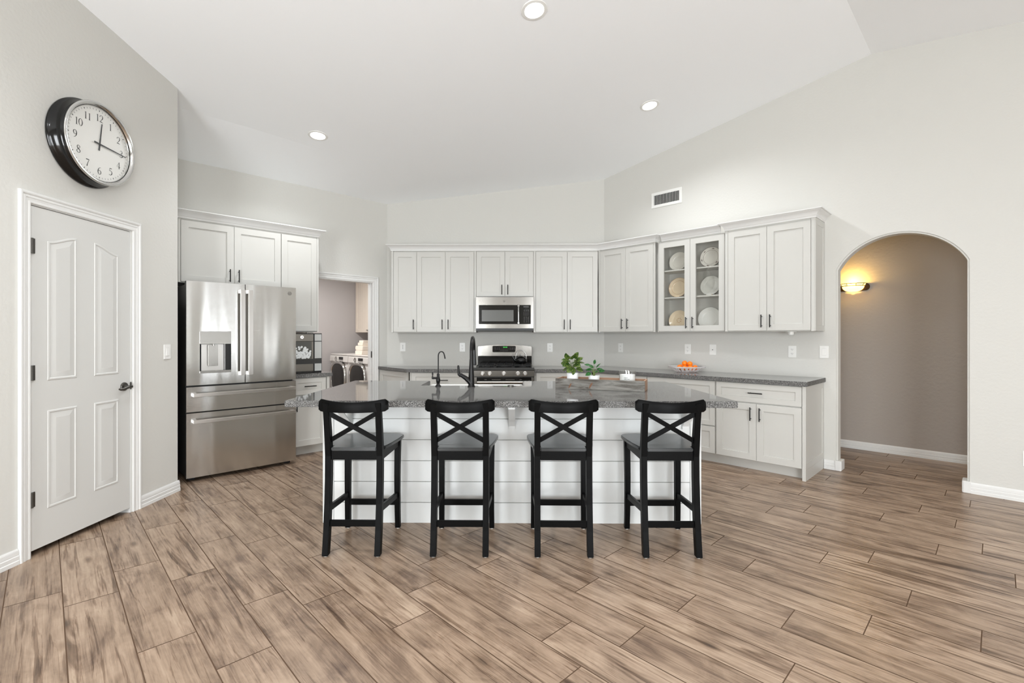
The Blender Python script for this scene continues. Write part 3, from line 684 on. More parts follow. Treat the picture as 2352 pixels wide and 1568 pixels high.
# ------------------------------------------------------------------ island
T = Thing('kitchen_island', 'white kitchen island with horizontal shiplap front below the granite top', 'kitchen island', 'W', -0.04, 3.75, 0)
bm = bmn()
box(bm, -1.338, 1.258, 3.300, 3.318, 0, ZB1); box(bm, -1.338, -1.32, 3.318, 4.20, 0, ZB1); box(bm, 1.24, 1.258, 3.318, 4.20, 0, ZB1)
box(bm, -1.32, 1.24, 4.17, 4.19, 0.1, 0.60); box(bm, -1.32, -0.83, 4.17, 4.19, 0.6, ZB1); box(bm, 0.10, 1.24, 4.17, 4.19, 0.6, ZB1); box(bm, -1.32, 1.24, 4.11, 4.13, 0, 0.1)
T.part('body', bm, M_CAB, smooth=0)
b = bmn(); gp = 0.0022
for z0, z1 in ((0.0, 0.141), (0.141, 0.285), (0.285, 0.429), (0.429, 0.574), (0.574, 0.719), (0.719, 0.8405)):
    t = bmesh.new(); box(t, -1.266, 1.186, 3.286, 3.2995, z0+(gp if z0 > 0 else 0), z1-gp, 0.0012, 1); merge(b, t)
T.part('shiplap_boards', b, M_SHIPLIT, smooth=0)
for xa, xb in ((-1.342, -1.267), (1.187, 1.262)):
    b = bmn(); box(b, xa, xb, 3.280, 3.2995, 0, ZB1, 0.0015, 1); T.part('corner_board', b, M_SHIPLIT)
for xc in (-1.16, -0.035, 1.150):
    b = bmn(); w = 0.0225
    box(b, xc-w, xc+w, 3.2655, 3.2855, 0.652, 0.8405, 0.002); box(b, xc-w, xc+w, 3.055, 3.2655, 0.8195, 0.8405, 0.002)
    prism(b, [(3.2655, 0.672), (3.2655, 0.69), (3.09, 0.8195), (3.07, 0.8195), (3.16, 0.76), (3.23, 0.71)], 'x', xc-w+0.001, xc+w-0.001, 0.001); T.part('bracket', b, M_SHIPLIT)
NF = 3.918
pts = [(-1.466, 2.988), (1.374, 2.976), (1.322, 4.272), (0.050, 4.310), (0.055, NF), (-0.789, NF), (-0.789, 4.330), (-1.481, 4.351)]
ctop('large polished grey granite island countertop with a notch for the sink', 'W', pts, (0, 3.6), 0.004, 'island_countertop')
# apron-front sink in the notch
T = Thing('farmhouse_sink', 'white apron-front farmhouse sink set into the island notch', 'sink', 'W', -0.367, 4.12, 0.62)
bm = bmn(); xa, xb, ya, yb, zt = -0.787, 0.048, NF+0.002, 4.385, 0.847
for q in ((xa, xb, ya, ya+0.022), (xa, xb, yb-0.03, yb), (xa, xa+0.022, ya+0.022, yb-0.03), (xb-0.022, xb, ya+0.022, yb-0.03)): box(bm, q[0], q[1], q[2], q[3], 0.62, zt, 0.004)
box(bm, xa+0.02, xb-0.02, ya+0.02, yb-0.028, 0.62, 0.64); T.part('basin', bm, M_SINK)
b = bmn(); lathe(b, [(0, 0.002), (0.04, 0.004), (0.045, 0.001), (0.045, 0)], 20, Matrix.Translation((-0.37, 4.15, 0.6405))); T.part('drain', b, M_CHROME)

# main faucet
def arcpts(c, r, a0, a1, n, ux, uy):
    return [tuple(Vector(c)+Vector(ux)*r*math.cos(a0+(a1-a0)*i/n)+Vector(uy)*r*math.sin(a0+(a1-a0)*i/n)) for i in range(n+1)]
T = Thing('kitchen_faucet', 'tall black gooseneck pull-down faucet on the island by the sink', 'faucet', 'W', -0.366, 3.815, ZC1+0.0005)
X, Y, Z = -0.366, 3.815, ZC1+0.0005
b = bmn(); prof = [(0.0, 0.0), (0.030, 0.0), (0.030, 0.006), (0.025, 0.012), (0.024, 0.05), (0.021, 0.12), (0.0165, 0.18), (0.0145, 0.22), (0.0, 0.22)]
lathe(b, prof, 24, Matrix.Translation((X, Y, Z)))
tube(b, [(X+0.004, Y, Z+0.022), (X-0.016, Y, Z+0.045), (X-0.045, Y-0.004, Z+0.070), (X-0.072, Y-0.006, Z+0.088), (X-0.088, Y-0.006, Z+0.098)], [0.026, 0.022, 0.018, 0.0155, 0.015], 16)
T.part('body', b, M_FAUC, smooth=60)
ux = Vector((0.0, 1, 0)).normalized(); Rg = 0.118
c = Vector((X, Y, Z+0.275))+ux*Rg
pts = [(X, Y, Z+0.2), (X, Y, Z+0.24)]+arcpts(c, Rg, PI, 0.06, 18, ux, (0, 0, 1))
b = bmn(); tube(b, pts, 0.0135, 14); e = Vector(pts[-1]); T.part('spout', b, M_FAUC, smooth=60)
b = bmn(); tube(b, [e+Vector((0, 0, 0.004)), e+Vector((0.001, 0, -0.03)), e+Vector((0.002, 0.003, -0.11)), e+Vector((0.002, 0.003, -0.125))], [0.0145, 0.0155, 0.0185, 0.017], 14); T.part('spray_head', b, M_DKPLAS, smooth=60)
b = bmn(); tube(b, [(X-0.083, Y-0.006, Z+0.085), (X-0.098, Y-0.006, Z+0.100), (X-0.101, Y-0.006, Z+0.125), (X-0.104, Y-0.006, Z+0.158), (X-0.104, Y-0.006, Z+0.172)], [0.013, 0.013, 0.0085, 0.0095, 0.006], 12); T.part('lever', b, M_FAUC, smooth=60)
# small drinking water faucet
T = Thing('water_faucet', 'small black drinking-water faucet with thin curved spout left of the main faucet', 'faucet', 'W', -0.637, 3.846, ZC1+0.0005)
X, Y = -0.637, 3.846
b = bmn(); lathe(b, [(0, 0), (0.024, 0), (0.024, 0.004), (0.014, 0.014), (0.012, 0.022), (0.016, 0.036), (0.018, 0.05), (0.0145, 0.066), (0.011, 0.08), (0.0115, 0.09), (0.011, 0.098), (0.008, 0.103), (0, 0.103)], 24, Matrix.Translation((X, Y, Z)))
tube(b, [(X-0.008, Y, Z+0.066), (X-0.030, Y, Z+0.067), (X-0.042, Y, Z+0.066)], [0.011, 0.009, 0.010], 12); T.part('body', b, M_FAUC, smooth=60)
cc = (X+0.024, Y+0.01, Z+0.245)
pts = [(X, Y, Z+0.09), (X, Y+0.003, Z+0.17), (X, Y+0.005, Z+0.235)]+arcpts(cc, 0.025, PI, PI*0.12, 14, (0.95, 0.25, 0), (0, 0, 1.4))
pts += [(X+0.050, Y+0.018, Z+0.240), (X+0.053, Y+0.019, Z+0.222)]
b = bmn(); tube(b, pts, [0.0048]*(len(pts)-2)+[0.0052, 0.0062], 10); T.part('spout', b, M_FAUC, smooth=60)
b = bmn(); tube(b, [(X-0.044, Y, Z+0.058), (X-0.046, Y, Z+0.072), (X-0.0455, Y, Z+0.088), (X-0.0455, Y, Z+0.100), (X-0.0455, Y, Z+0.113)], [0.008, 0.007, 0.0042, 0.0075, 0.004], 12); T.part('lever', b, M_FAUC, smooth=60)
b = bmn(); lathe(b, [(0, 0.003), (0.012, 0.004), (0.015, 0.008), (0.024, 0.008), (0.0275, 0.004), (0.0275, 0)], 28, Matrix.Translation((-0.052, 3.862, ZC1+0.0003)))
solo('sink_stopper', 'small round dark metal button on the island edge right of the faucet', 'stopper', b, M_HINGE, 'W', -0.052, 3.862, ZC1)

# ------------------------------------------------------------------ tray, plants, candle
ang = math.atan2(3.469-3.706, 0.93-0.297); TL = 0.672; TWd = 0.205
MT = Matrix.Translation((0.2975, 3.706, ZC1+0.0005)) @ Matrix.Rotation(ang, 4, 'Z')
def in_tray(x, y, z=0): return MT @ Vector((x, y, z))
FR['T'] = ((0.2975, 3.706), ang)
T = Thing('wooden_tray', 'long weathered grey reclaimed-wood box tray on the island', 'tray', 'T', TL/2, TWd/2, ZC1+0.0005)
z0 = ZC1+0.0005; h = 0.078; w = 0.012
for ye in (0, TWd-w): b = bmn(); box(b, 0, TL, ye, ye+w, z0, z0+h, 0.0015); T.part('long_side', b, M_BARN if ye == 0 else M_BARNIN)
for xe in (0.0005, TL-w): b = bmn(); box(b, xe, xe+w-0.0005, w+0.0003, TWd-w-0.0003, z0, z0+h-0.001, 0.001); T.part('end_board', b, M_BARNIN)
b = bmn(); box(b, w+0.0003, TL-w-0.0003, w+0.0003, TWd-w-0.0003, z0+0.001, z0+0.010); T.part('bottom', b, M_BARNIN, smooth=0)
for kx, kz, s_ in ((0.115, 0.016, 1), (0.275, 0.022, 1.15)):
    P = [(kx+s_*px, z0+kz+s_*pz) for px, pz in ((-0.012, -0.012), (-0.002, -0.006), (0.010, 0.014), (0.014, 0.028), (0.006, 0.026), (-0.006, 0.010))]
    b = bmn(); prism(b, P, 'y', -0.0006, 0.001); T.part('knot', b, M_KNOT)
def pot_at(x, y, r, hgt, name_label, leafm, leaves, pname='potted_plant'):
    p = in_tray(x, y); T = Thing(pname, name_label, 'potted plant', 'W', p.x, p.y, z0+0.0105)
    zb = z0+0.0105
    b = bmn(); lathe(b, [(0, 0), (r*0.86, 0), (r*0.9, 0.003), (r, hgt*0.96), (r, hgt), (r-0.004, hgt), (r-0.006, hgt-0.012), (0, hgt-0.012)], 32, Matrix.Translation((p.x, p.y, zb))); T.part('pot', b, M_POT)
    b = bmn(); lathe(b, [(0, 0.002), (r-0.008, 0.0)], 24, Matrix.Translation((p.x, p.y, zb+hgt-0.0115))); T.part('soil', b, M_SOIL)
    bl = bmn(); bs = bmn()
    root = Vector((p.x, p.y, zb+hgt-0.012))
    for (dx, dy, dz, L, W, tilt, az) in leaves:
        tip = root+Vector((dx, dy, dz)); mid = root+Vector((dx*0.35, dy*0.35, dz*0.62))
        tube(bs, [root, mid, tip], [0.0022, 0.0018, 0.0012], 6)
        # leaf starting at tip pointing along az with tilt
        d = Vector((math.cos(az)*math.cos(tilt), math.sin(az)*math.cos(tilt), math.sin(tilt))); hint = Vector((rnd.uniform(-0.5, 0.5), rnd.uniform(-1.1, -0.2), rnd.uniform(0.3, 0.9))); sd = hint.cross(d).normalized(); nn = d.cross(sd)
        t = bmesh.new(); nL = 8; rows = []
        for i in range(nL+1):
            q = i/nL; wv = W*math.sin(PI*min(1, q**0.85))**0.75 if 0 < q < 1 else 0.0004
            c = tip+d*(L*(q-0.15))+nn*(0.22*L*q*q)*(-1)
            cup = 0.16*wv
            rows.append([t.verts.new(c+sd*wv*s_+nn*(-cup*abs(s_))*(-1)) for s_ in (-1, -0.5, 0, 0.5, 1)])
        for a, c in zip(rows[:-1], rows[1:]):
            for k in range(4): t.faces.new((a[k], a[k+1], c[k+1], c[k]))
        bmesh.ops.solidify(t, geom=t.faces[:], thickness=0.0006)
        merge(bl, t)
    T.part('stems', bs, M_STEM, smooth=60); T.part('foliage', bl, leafm, smooth=60)
rnd = random.Random(5)
lv = [(0.0, -0.012, 0.125, 0.075, 0.030, 0.9, -1.2), (-0.022, -0.015, 0.105, 0.075, 0.032, 0.35, 3.4), (0.02, -0.015, 0.105, 0.07, 0.030, 0.5, -0.7), (-0.02, -0.02, 0.075, 0.075, 0.030, 0.05, 3.7),
      (0.012, -0.02, 0.08, 0.07, 0.030, -0.1, -1.0), (-0.012, -0.025, 0.055, 0.07, 0.028, -0.5, -2.2), (0.03, -0.01, 0.09, 0.065, 0.022, 0.2, -0.2), (0.028, 0.01, 0.115, 0.065, 0.018, 0.5, 0.1),
      (-0.03, 0.0, 0.085, 0.07, 0.026, 0.1, 2.8), (0.0, -0.028, 0.05, 0.065, 0.024, -0.95, -1.5), (0.035, -0.005, 0.06, 0.07, 0.018, -0.5, -0.3), (-0.01, 0.02, 0.12, 0.06, 0.028, 0.7, 1.8),
      (-0.025, -0.01, 0.05, 0.06, 0.026, -0.2, 3.3), (0.02, 0.02, 0.09, 0.06, 0.024, 0.4, 1.0), (0.0, -0.02, 0.095, 0.06, 0.03, 0.15, -1.6), (0.015, -0.015, 0.13, 0.06, 0.026, 1.1, -0.9), (-0.028, -0.012, 0.125, 0.06, 0.028, 0.75, 3.9), (0.03, -0.02, 0.05, 0.06, 0.022, -0.35, -0.9)]
lv = [(a_*1.25, b_*1.2, c_, L_*1.0, W_*0.92, t_, z_) for a_, b_, c_, L_, W_, t_, z_ in lv]
pot_at(0.110, 0.105, 0.046, 0.106, 'leafy green variegated plant in white pot at the left end of the tray', M_LEAF1, lv)
lv = [(-0.01, -0.005, 0.07, 0.045, 0.013, 0.7, 2.6), (0.02, -0.005, 0.075, 0.045, 0.011, 0.9, 0.4), (-0.03, -0.005, 0.085, 0.045, 0.014, 0.35, 3.0), (0.0, -0.01, 0.10, 0.042, 0.011, 1.0, 0.9),
      (0.035, -0.01, 0.045, 0.045, 0.014, 0.15, -0.2), (-0.028, -0.02, 0.03, 0.045, 0.016, -0.3, 3.6), (0.022, -0.01, 0.058, 0.042, 0.011, 0.3, 0.0), (-0.02, -0.01, 0.055, 0.045, 0.014, 0.1, 2.9), (0.005, -0.02, 0.04, 0.04, 0.013, 0.2, -1.4)]
lv = [(a_*1.15, b_, c_*1.05, L_*1.1, W_*1.0, t_, z_) for a_, b_, c_, L_, W_, t_, z_ in lv]
pot_at(0.280, 0.105, 0.043, 0.090, 'smaller potted plant with thin pointed leaves beside the candle', M_LEAF2, lv)
p = in_tray(0.535, 0.10); zb = z0+0.0105
T = Thing('jar_candle', 'white candle in a wide clear glass jar at the right end of the tray', 'candle', 'W', p.x, p.y, zb)
b = bmn(); r_ = 0.0625; lathe(b, [(0, 0), (r_-0.004, 0), (r_, 0.004), (r_, 0.132), (r_-0.003, 0.134), (r_-0.004, 0.132), (r_-0.004, 0.007), (0, 0.006)], 40, Matrix.Translation((p.x, p.y, zb))); T.part('jar', b, M_GLASS, smooth=50)
b = bmn(); lathe(b, [(0, 0), (r_-0.0052, 0), (r_-0.0052, 0.098), (0, 0.097)], 36, Matrix.Translation((p.x, p.y, zb+0.007))); T.part('wax', b, M_WAX)
b = bmn()
for i, (w0, zz) in enumerate(((0.026, 0.083), (0.042, 0.072))):
    n = 10
    for k in range(n):
        a = -PI/2-0.62+w0/r_*k/n; a2 = -PI/2-0.62+w0/r_*(k+0.7)/n; rr = r_+0.0004
        q = [b.verts.new((p.x+rr*math.cos(x_), p.y+rr*math.sin(x_), zb+zz+dz)) for x_, dz in ((a, 0), (a2, 0), (a2, 0.0035), (a, 0.0035))]; b.faces.new(q)
T.part('print', b, M_DKGREY, smooth=0)

# ------------------------------------------------------------------ fruit bowl with oranges (right counter)
bx, by = 1.292, -0.262; zb = ZC1+0.0005
def sup(a, rx, ry, p=3.2):
    c, s_ = math.cos(a), math.sin(a); k = (abs(c)**p+abs(s_)**p)**(-1/p); return (rx*c*k, ry*s_*k)
b = bmn(); n = 144
lev = [(0.095, 0.070, 0.0), (0.10, 0.074, 0.004), (0.125, 0.095, 0.012), (0.150, 0.117, 0.028), (0.170, 0.135, 0.048), (0.188, 0.151, 0.050), (0.192, 0.155, 0.062), (0.184, 0.147, 0.064), (0.166, 0.131, 0.058)]
RB = Matrix.Translation((bx, by, zb)) @ Matrix.Rotation(PI/4+0.1, 4, 'Z')
ring = []
for rx, ry, z in lev:
    ring.append([b.verts.new(RB @ Vector((*sup(2*PI*i/n, rx, ry), z+0.008*(abs(math.cos(4*PI*i/n/2))**2 if z > 0.05 else 0)))) for i in range(n)])
for li, (a, c) in enumerate(zip(ring[:-1], ring[1:])):
    for i in range(n):
        if li in (2, 3) and i % 6 in (0, 1): continue      # slots of the lattice
        b.faces.new((a[i], a[(i+1) % n], c[(i+1) % n], c[i]))
b.faces.new(ring[0][::-1])
bmesh.ops.solidify(b, geom=b.faces[:], thickness=0.006)
for f in b.faces: f.material_index = 0
solo('fruit_bowl', 'white lattice-sided fruit bowl on the right wall counter', 'bowl', b, M_BOWL, 'R', bx, by, zb, smooth=40)
oc = [(-0.085, 0.026, 0.060), (0.0, -0.040, 0.056), (0.085, 0.026, 0.060), (-0.064, -0.040, 0.058), (0.0, 0.032, 0.058), (0.064, -0.040, 0.058), (-0.022, -0.002, 0.105), (0.042, -0.008, 0.102)]
olab = ['orange at the left end of the heap in the lattice bowl', 'orange at the front centre of the lower layer in the bowl', 'orange at the right back of the lower layer in the bowl', 'orange at the front left of the lower layer in the bowl',
        'orange at the back centre of the lower layer in the bowl', 'orange at the front right of the lower layer in the bowl', 'topmost orange standing highest on the heap', 'upper orange leaning against the topmost one on its right']
om = None
for (dx, dy, dz), l in zip(oc, olab):
    Rv = RB @ Vector((dx*math.cos(-0.88)-dy*math.sin(-0.88), dx*math.sin(-0.88)+dy*math.cos(-0.88), 0)); 
    ctr = fmat('R') @ Vector((Rv.x, Rv.y, zb+dz-0.008))
    if om is None:
        b = bmn(); sphere(b, (0, 0, 0), 0.0305, 0.92, 24); tube(b, [(0, 0, 0.026), (0, 0, 0.0285)], 0.003, 6)
        o = finish('orange', b, M_ORANGE, None, 60); om = o
    else: o = om.copy(); COL.objects.link(o)
    o.location = ctr; o.rotation_euler = (rnd.uniform(-0.8, 0.8), rnd.uniform(-0.8, 0.8), rnd.uniform(0, 6)); o['label'] = l; o['category'] = 'fruit'; o['group'] = 'oranges in the bowl'

# ------------------------------------------------------------------ plates on stands in the glass cabinet
def plate(x, z, r, m, label, rim=None, y=-0.075, decor=None, obj='display_plate'):
    T = Thing(obj, label, 'plate', 'R', x, y-0.03, z, 'plates in the glass cabinet')
    tilt = 0.22; C = Vector((x, y, z+r*math.cos(tilt)+0.006))
    M = Matrix.Translation(C) @ Matrix.Rotation(-tilt, 4, 'X') @ Matrix.Rotation(PI/2, 4, 'X')
    b = bmn(); lathe(b, [(0, 0.0), (r*0.6, 0.0), (r*0.66, 0.004), (r*0.72, 0.010), (r*0.97, 0.018), (r, 0.021), (r, 0.018), (r*0.72, 0.006), (r*0.6, -0.004), (0, -0.004)], 48, M)
    T.part('plate_body', b, m, smooth=50)
    if rim:
        b = bmn(); lathe(b, [(r*0.985, 0.0205), (r*1.003, 0.0222), (r*1.003, 0.019)], 48, M)
        lathe(b, [(r*0.70, 0.0095), (r*0.715, 0.0112)], 48, M); T.part('rim_band', b, rim)
    if decor:
        b = bmn()
        for k in range(decor[1]):
            a = 2*PI*k/decor[1]+0.3; rr = decor[2]*r
            for q in range(3):
                a2 = a+0.10*(q-1); t = bmesh.new(); bmesh.ops.create_circle(t, cap_ends=True, segments=8, radius=0.006 if q == 1 else 0.004)
                merge(b, t, M @ Matrix.Translation((rr*math.cos(a2), rr*math.sin(a2), decor[3])))
        T.part('painted_sprigs', b, decor[0], smooth=0)
    return T
def stand(x, z, y=-0.075, label=''):
    T = Thing('plate_stand', label, 'plate stand', 'R', x, y, z, 'gold plate stands'); b = bmn()
    for d in (-0.035, 0.035):
        tube(b, [(x+d, y-0.062, z+0.022), (x+d, y-0.060, z+0.006), (x+d, y-0.045, z+0.003), (x+d, y+0.03, z+0.003), (x+d*0.6, y+0.05, z+0.12)], 0.0018, 6)
    tube(b, [(x-0.035, y+0.028, z+0.003), (x+0.035, y+0.028, z+0.003)], 0.0018, 6); T.part('wire', b, M_GOLD)
sh = [2.0525, 1.7385, 1.3535]
M_TAN = mat('tan_print', (196, 150, 100), 0.3); M_DKB = mat('brown_print', (96, 70, 58), 0.3)
plate(1.110, sh[0], 0.112, M_CHINA, 'plain white plate on the top shelf behind the left glass door')
plate(1.110, sh[1], 0.118, M_CREAM, 'cream plate with a tan ring on the middle shelf behind the left glass door', rim=M_TAN)
plate(1.110, sh[2], 0.118, M_CREAM, 'cream plate with a floral centre on the bottom shelf behind the left glass door', decor=(M_TAN, 7, 0.22, 0.0006))
plate(1.490, sh[0], 0.118, M_CHINA, 'white plate with brown edge and sprigs on top shelf behind right glass door', rim=M_DKB, decor=(M_DKB, 6, 0.85, 0.0168))
plate(1.490, sh[1], 0.112, M_BLUEW, 'scalloped white plate on the middle shelf behind the right glass door')
plate(1.478, sh[2], 0.128, M_BLUEW, 'large bluish-white plate on the bottom shelf behind the right glass door')
for x, z, l in ((1.110, sh[0], 'gold wire stand under the plain white top-shelf plate'), (1.110, sh[1], 'gold wire stand under the cream ringed plate'), (1.110, sh[2], 'gold wire stand under the cream floral plate'),
             (1.490, sh[0], 'gold wire stand under the brown-edged plate'), (1.490, sh[1], 'gold wire stand under the scalloped plate'), (1.478, sh[2], 'gold wire stand under the large bluish plate')):
    stand(x, z, label=l)
b = bmn(); Mg = Matrix.Translation((1.43, -0.150, sh[1]+0.143)) @ Matrix.Rotation(-0.12, 4, 'X') @ Matrix.Rotation(PI/2, 4, 'X')
lathe(b, [(0, 0), (0.10, 0.0), (0.135, 0.004), (0.1355, 0.002), (0.10, -0.002), (0, -0.002)], 48, Mg)
solo('glass_platter', 'clear round glass platter leaning before the scalloped plate', 'platter', b, M_GLASS, 'R', 1.43, -0.150, sh[1]+0.005)

# ------------------------------------------------------------------ refrigerator (frame L)
F0, F1, FB, FD = -2.456, -1.524, -0.05, -0.872
T = Thing('refrigerator', 'stainless french-door refrigerator with water dispenser and two bottom drawers', 'refrigerator', 'L', (F0+F1)/2, -0.45, 0)
b = bmn(); box(b, F0+0.008, F1-0.008, -0.795, FB, 0.03, 1.752, 0.004); box(b, F0+0.02, F0+0.12, -0.86, -0.74, 1.752, 1.772, 0.004); box(b, F1-0.12, F1-0.02, -0.86, -0.74, 1.752, 1.772, 0.004)
T.part('body', b, M_DKGREY)
b = bmn(); box(b, F0+0.02, F1-0.02, -0.80, -0.70, 0.0305, 0.072, 0.002)
for i in range(16): box(b, F0+0.06+i*0.05, F0+0.095+i*0.05, -0.803, -0.80, 0.04, 0.06)
T.part('base_grille', b, M_DKPLAS)
b = bmn(); box(b, F0+0.03, F0+0.08, -0.79, -0.73, 0.0, 0.0300, 0.004); box(b, F1-0.08, F1-0.03, -0.79, -0.73, 0.0, 0.0300, 0.004); box(b, F0+0.03, F0+0.08, -0.16, -0.10, 0, 0.03); box(b, F1-0.08, F1-0.03, -0.16, -0.10, 0, 0.03); T.part('feet', b, M_DKPLAS)
def fpanel(x0, x1, z0, z1, hole=None):
    """slightly bowed steel door skin with dark sides"""
    t = bmesh.new(); n = 14; yb = -0.800
    def yy(x): u = (x-(F0+F1)/2)/((F1-F0)/2); return FD+0.006*u*u
    xs = [x0+(x1-x0)*i/n for i in range(n+1)]
    if hole: xs = sorted(set([round(x, 5) for x in xs]+[hole[0], hole[1]]))
    zs = [z0, z1] if not hole else [z0, hole[2], hole[3], z1]
    G = [[t.verts.new((x, yy(x), z)) for z in zs] for x in xs]; K = [[t.verts.new((x, yb, z)) for z in zs] for x in xs]
    for i in range(len(xs)-1):
        for j in range(len(zs)-1):
            if hole and j == 1 and xs[i] >= hole[0]-1e-6 and xs[i+1] <= hole[1]+1e-6: continue
            t.faces.new((G[i][j], G[i+1][j], G[i+1][j+1], G[i][j+1])); f = t.faces.new((K[i][j], K[i][j+1], K[i+1][j+1], K[i+1][j]))
    L_ = len(zs)-1
    for i in range(len(xs)-1):
        t.faces.new((G[i][0], K[i][0], K[i+1][0], G[i+1][0])); t.faces.new((G[i][L_], G[i+1][L_], K[i+1][L_], K[i][L_]))
    for i in (0, len(xs)-1):
        for j in range(L_):
            f = t.faces.new((G[i][j], G[i][j+1], K[i][j+1], K[i][j])); f.material_index = 1
    bmesh.ops.recalc_face_normals(t, faces=t.faces[:]) if not hole else None
    return t
zs0 = 0.849; xm = -1.990
H = (-2.356, -2.108, 0.955, 1.332)
dl = T.part('door', fpanel(F0, xm-0.003, zs0+0.003, 1.776, H), [M_STEEL, M_DKGREY], smooth=25)
dr = T.part('door', fpanel(xm+0.003, F1, zs0+0.003, 1.776), [M_STEEL, M_DKGREY], smooth=25)
d1 = T.part('drawer_front', fpanel(F0, F1, 0.617, zs0-0.012), [M_STEEL, M_DKGREY], smooth=25)
d2 = T.part('drawer_front', fpanel(F0, F1, 0.036, 0.605), [M_STEEL, M_DKGREY], smooth=25)
for dd, x0, x1 in ((dl, -2.044, -2.002), (dr, -1.978, -1.936)):
    b = bmn(); box(b, x0, x1, -0.930, -0.918, 0.926, 1.722, 0.004)
    for zz in (0.926, 1.690): box(b, x0+0.004, x1-0.004, -0.918, -0.8705, zz, zz+0.032, 0.003)
    T.part('handle', b, M_BAR, dd)
for dd, zz in ((d1, 0.752), (d2, 0.518)):
    b = bmn(); n = 16
    t = bmesh.new(); rr = []
    for i in range(n+1):
        x = -2.412+(0.865)*i/n; u = (i/n-0.5)*2; y = -0.918-0.010*(1-u*u); rr.append([t.verts.new((x, y+dy, zz+dz)) for dy, dz in ((0, 0), (-0.012, 0.003), (-0.012, 0.030), (0, 0.033))])
    for a, c in zip(rr[:-1], rr[1:]):
        for k in range(4): t.faces.new((a[k], a[(k+1) % 4], c[(k+1) % 4], c[k]))
    t.faces.new(rr[0]); t.faces.new(rr[-1][::-1]); bmesh.ops.recalc_face_normals(t, faces=t.faces[:]); merge(b, t)
    box(b, -2.412, -2.38, -0.918, -0.866, zz+0.002, zz+0.031, 0.003); box(b, -1.579, -1.547, -0.918, -0.866, zz+0.002, zz+0.031, 0.003); T.part('handle', b, M_BAR, dd)
# dispenser
b = bmn(); xa, xb, za, zb_ = H
box(b, xa, xb, -0.8725, -0.8, 1.243, zb_, 0.001); box(b, xa, xb, -0.876, -0.8, 1.218, 1.2425, 0.003)
disp = T.part('dispenser', b, M_STEEL2, dl)
b = bmn(); box(b, xa, xb, -0.8765, -0.80, za, za+0.022, 0.003); T.part('dispenser_tray', b, M_STEEL2, dl)
b = bmn(); box(b, xa, xb, -0.803, -0.801, za, zb_); box(b, xa, xa+0.012, -0.866, -0.801, za+0.022, 1.218); box(b, xb-0.045, xb, -0.860, -0.801, za+0.022, 1.218)
T.part('dispenser_recess', b, M_DKPLAS, dl)
b = bmn(); box(b, xa+0.024, xb-0.047, -0.812, -0.8035, za+0.022, 1.214, 0.002); T.part('dispenser_back', b, M_BAR, dl)
b = bmn(); box(b, xa+0.070, xa+0.152, -0.836, -0.826, 1.015, 1.210, 0.004); tube(b, [(xa+0.112, -0.842, 1.216), (xa+0.112, -0.842, 1.200)], 0.006, 8); T.part('paddle', b, M_STEEL2, dl)
def emblem(cx, cy, cz, r, y0=0.0):
    b = bmn(); M = Matrix.Translation((cx, cy, cz))
    lathe(b, [(r*0.9, 0), (r*0.9, 0.0008), (r, 0.0008), (r, 0)], 28, M, ax='y')
    def sc(pts): return [(cx+px*r, cy-0.0008, cz+pz*r) for px, pz in pts]
    tube(b, sc([(-0.15, 0.35), (-0.4, 0.45), (-0.6, 0.1), (-0.45, -0.35), (-0.1, -0.3), (0.0, 0.0), (-0.1, -0.55), (-0.4, -0.6)]), r*0.06, 6)
    tube(b, sc([(0.5, 0.4), (0.25, 0.5), (0.15, 0.2), (0.35, 0.05), (0.12, -0.1), (0.15, -0.45), (0.5, -0.4), (0.6, -0.1)]), r*0.06, 6)
    return b
T.part('emblem', emblem(-1.585, FD+0.0028, 1.716, 0.018), M_HINGE, dr)
b = bmn(); box(b, F0-0.02, F0+0.07, -0.800, -0.775, 0.0005, 0.0285, 0.006); solo('blue_tape_roll', 'scrap of blue tape or hose on floor under refrigerator corner', 'tape', b, M_BLUE, 'L', F0+0.02, -0.79, 0.0005) if False else b.free()

# ------------------------------------------------------------------ countertop ice maker (frame L)
I0, I1, IT = -1.462, -1.200, -1.118
T = Thing('ice_maker', 'stainless countertop nugget ice maker with clear side tank', 'ice maker', 'L', (I0+I1)/2, -0.33, ZC1+0.0005)
zb = ZC1+0.0005; yf = -0.52
b = bmn(); box(b, I0, I1, yf, yf+0.36, zb+0.018, zb+0.435, 0.004); T.part('body', b, M_STEEL2)
b = bmn(); box(b, I0+0.002, IT-0.002, yf-0.008, yf+0.34, zb, zb+0.0175, 0.003); box(b, I0+0.02, I1-0.03, yf-0.075, yf-0.009, zb, zb+0.012, 0.003); T.part('drip_tray', b, M_DKPLAS)
b = bmn(); box(b, I0, I1, yf-0.0025, yf-0.0003, zb+0.426, zb+0.435); box(b, I0, I1, yf-0.0025, yf-0.0003, zb+0.345, zb+0.350); box(b, I1-0.010, I1+0.003, yf-0.003, yf-0.0003, zb+0.018, zb+0.434); T.part('dark_trim', b, M_DKPLAS)
b = bmn(); box(b, I0+0.02, I1-0.028, yf-0.004, yf-0.0003, zb+0.155, zb+0.343, 0.003); T.part('ice_window', b, M_WINGREY)
b = bmn()
for i in range(90):
    t = bmesh.new(); bmesh.ops.create_icosphere(t, subdivisions=1, radius=rnd.uniform(0.010, 0.016)); xx = rnd.uniform(I0+0.035, I1-0.045); zz = zb+0.168+rnd.random()**1.4*0.13*(1-0.35*abs(xx-(I0+0.12))/0.1)
    merge(b, t, Matrix.Translation((xx, yf-0.0045, zz)) @ Matrix.Diagonal((1, 0.12, 1, 1)))
T.part('ice', b, M_ICE)
b = bmn(); box(b, I0, I1, yf-0.005, yf-0.0003, zb+0.098, zb+0.153, 0.002); T.part('dark_band', b, M_DKGREY)
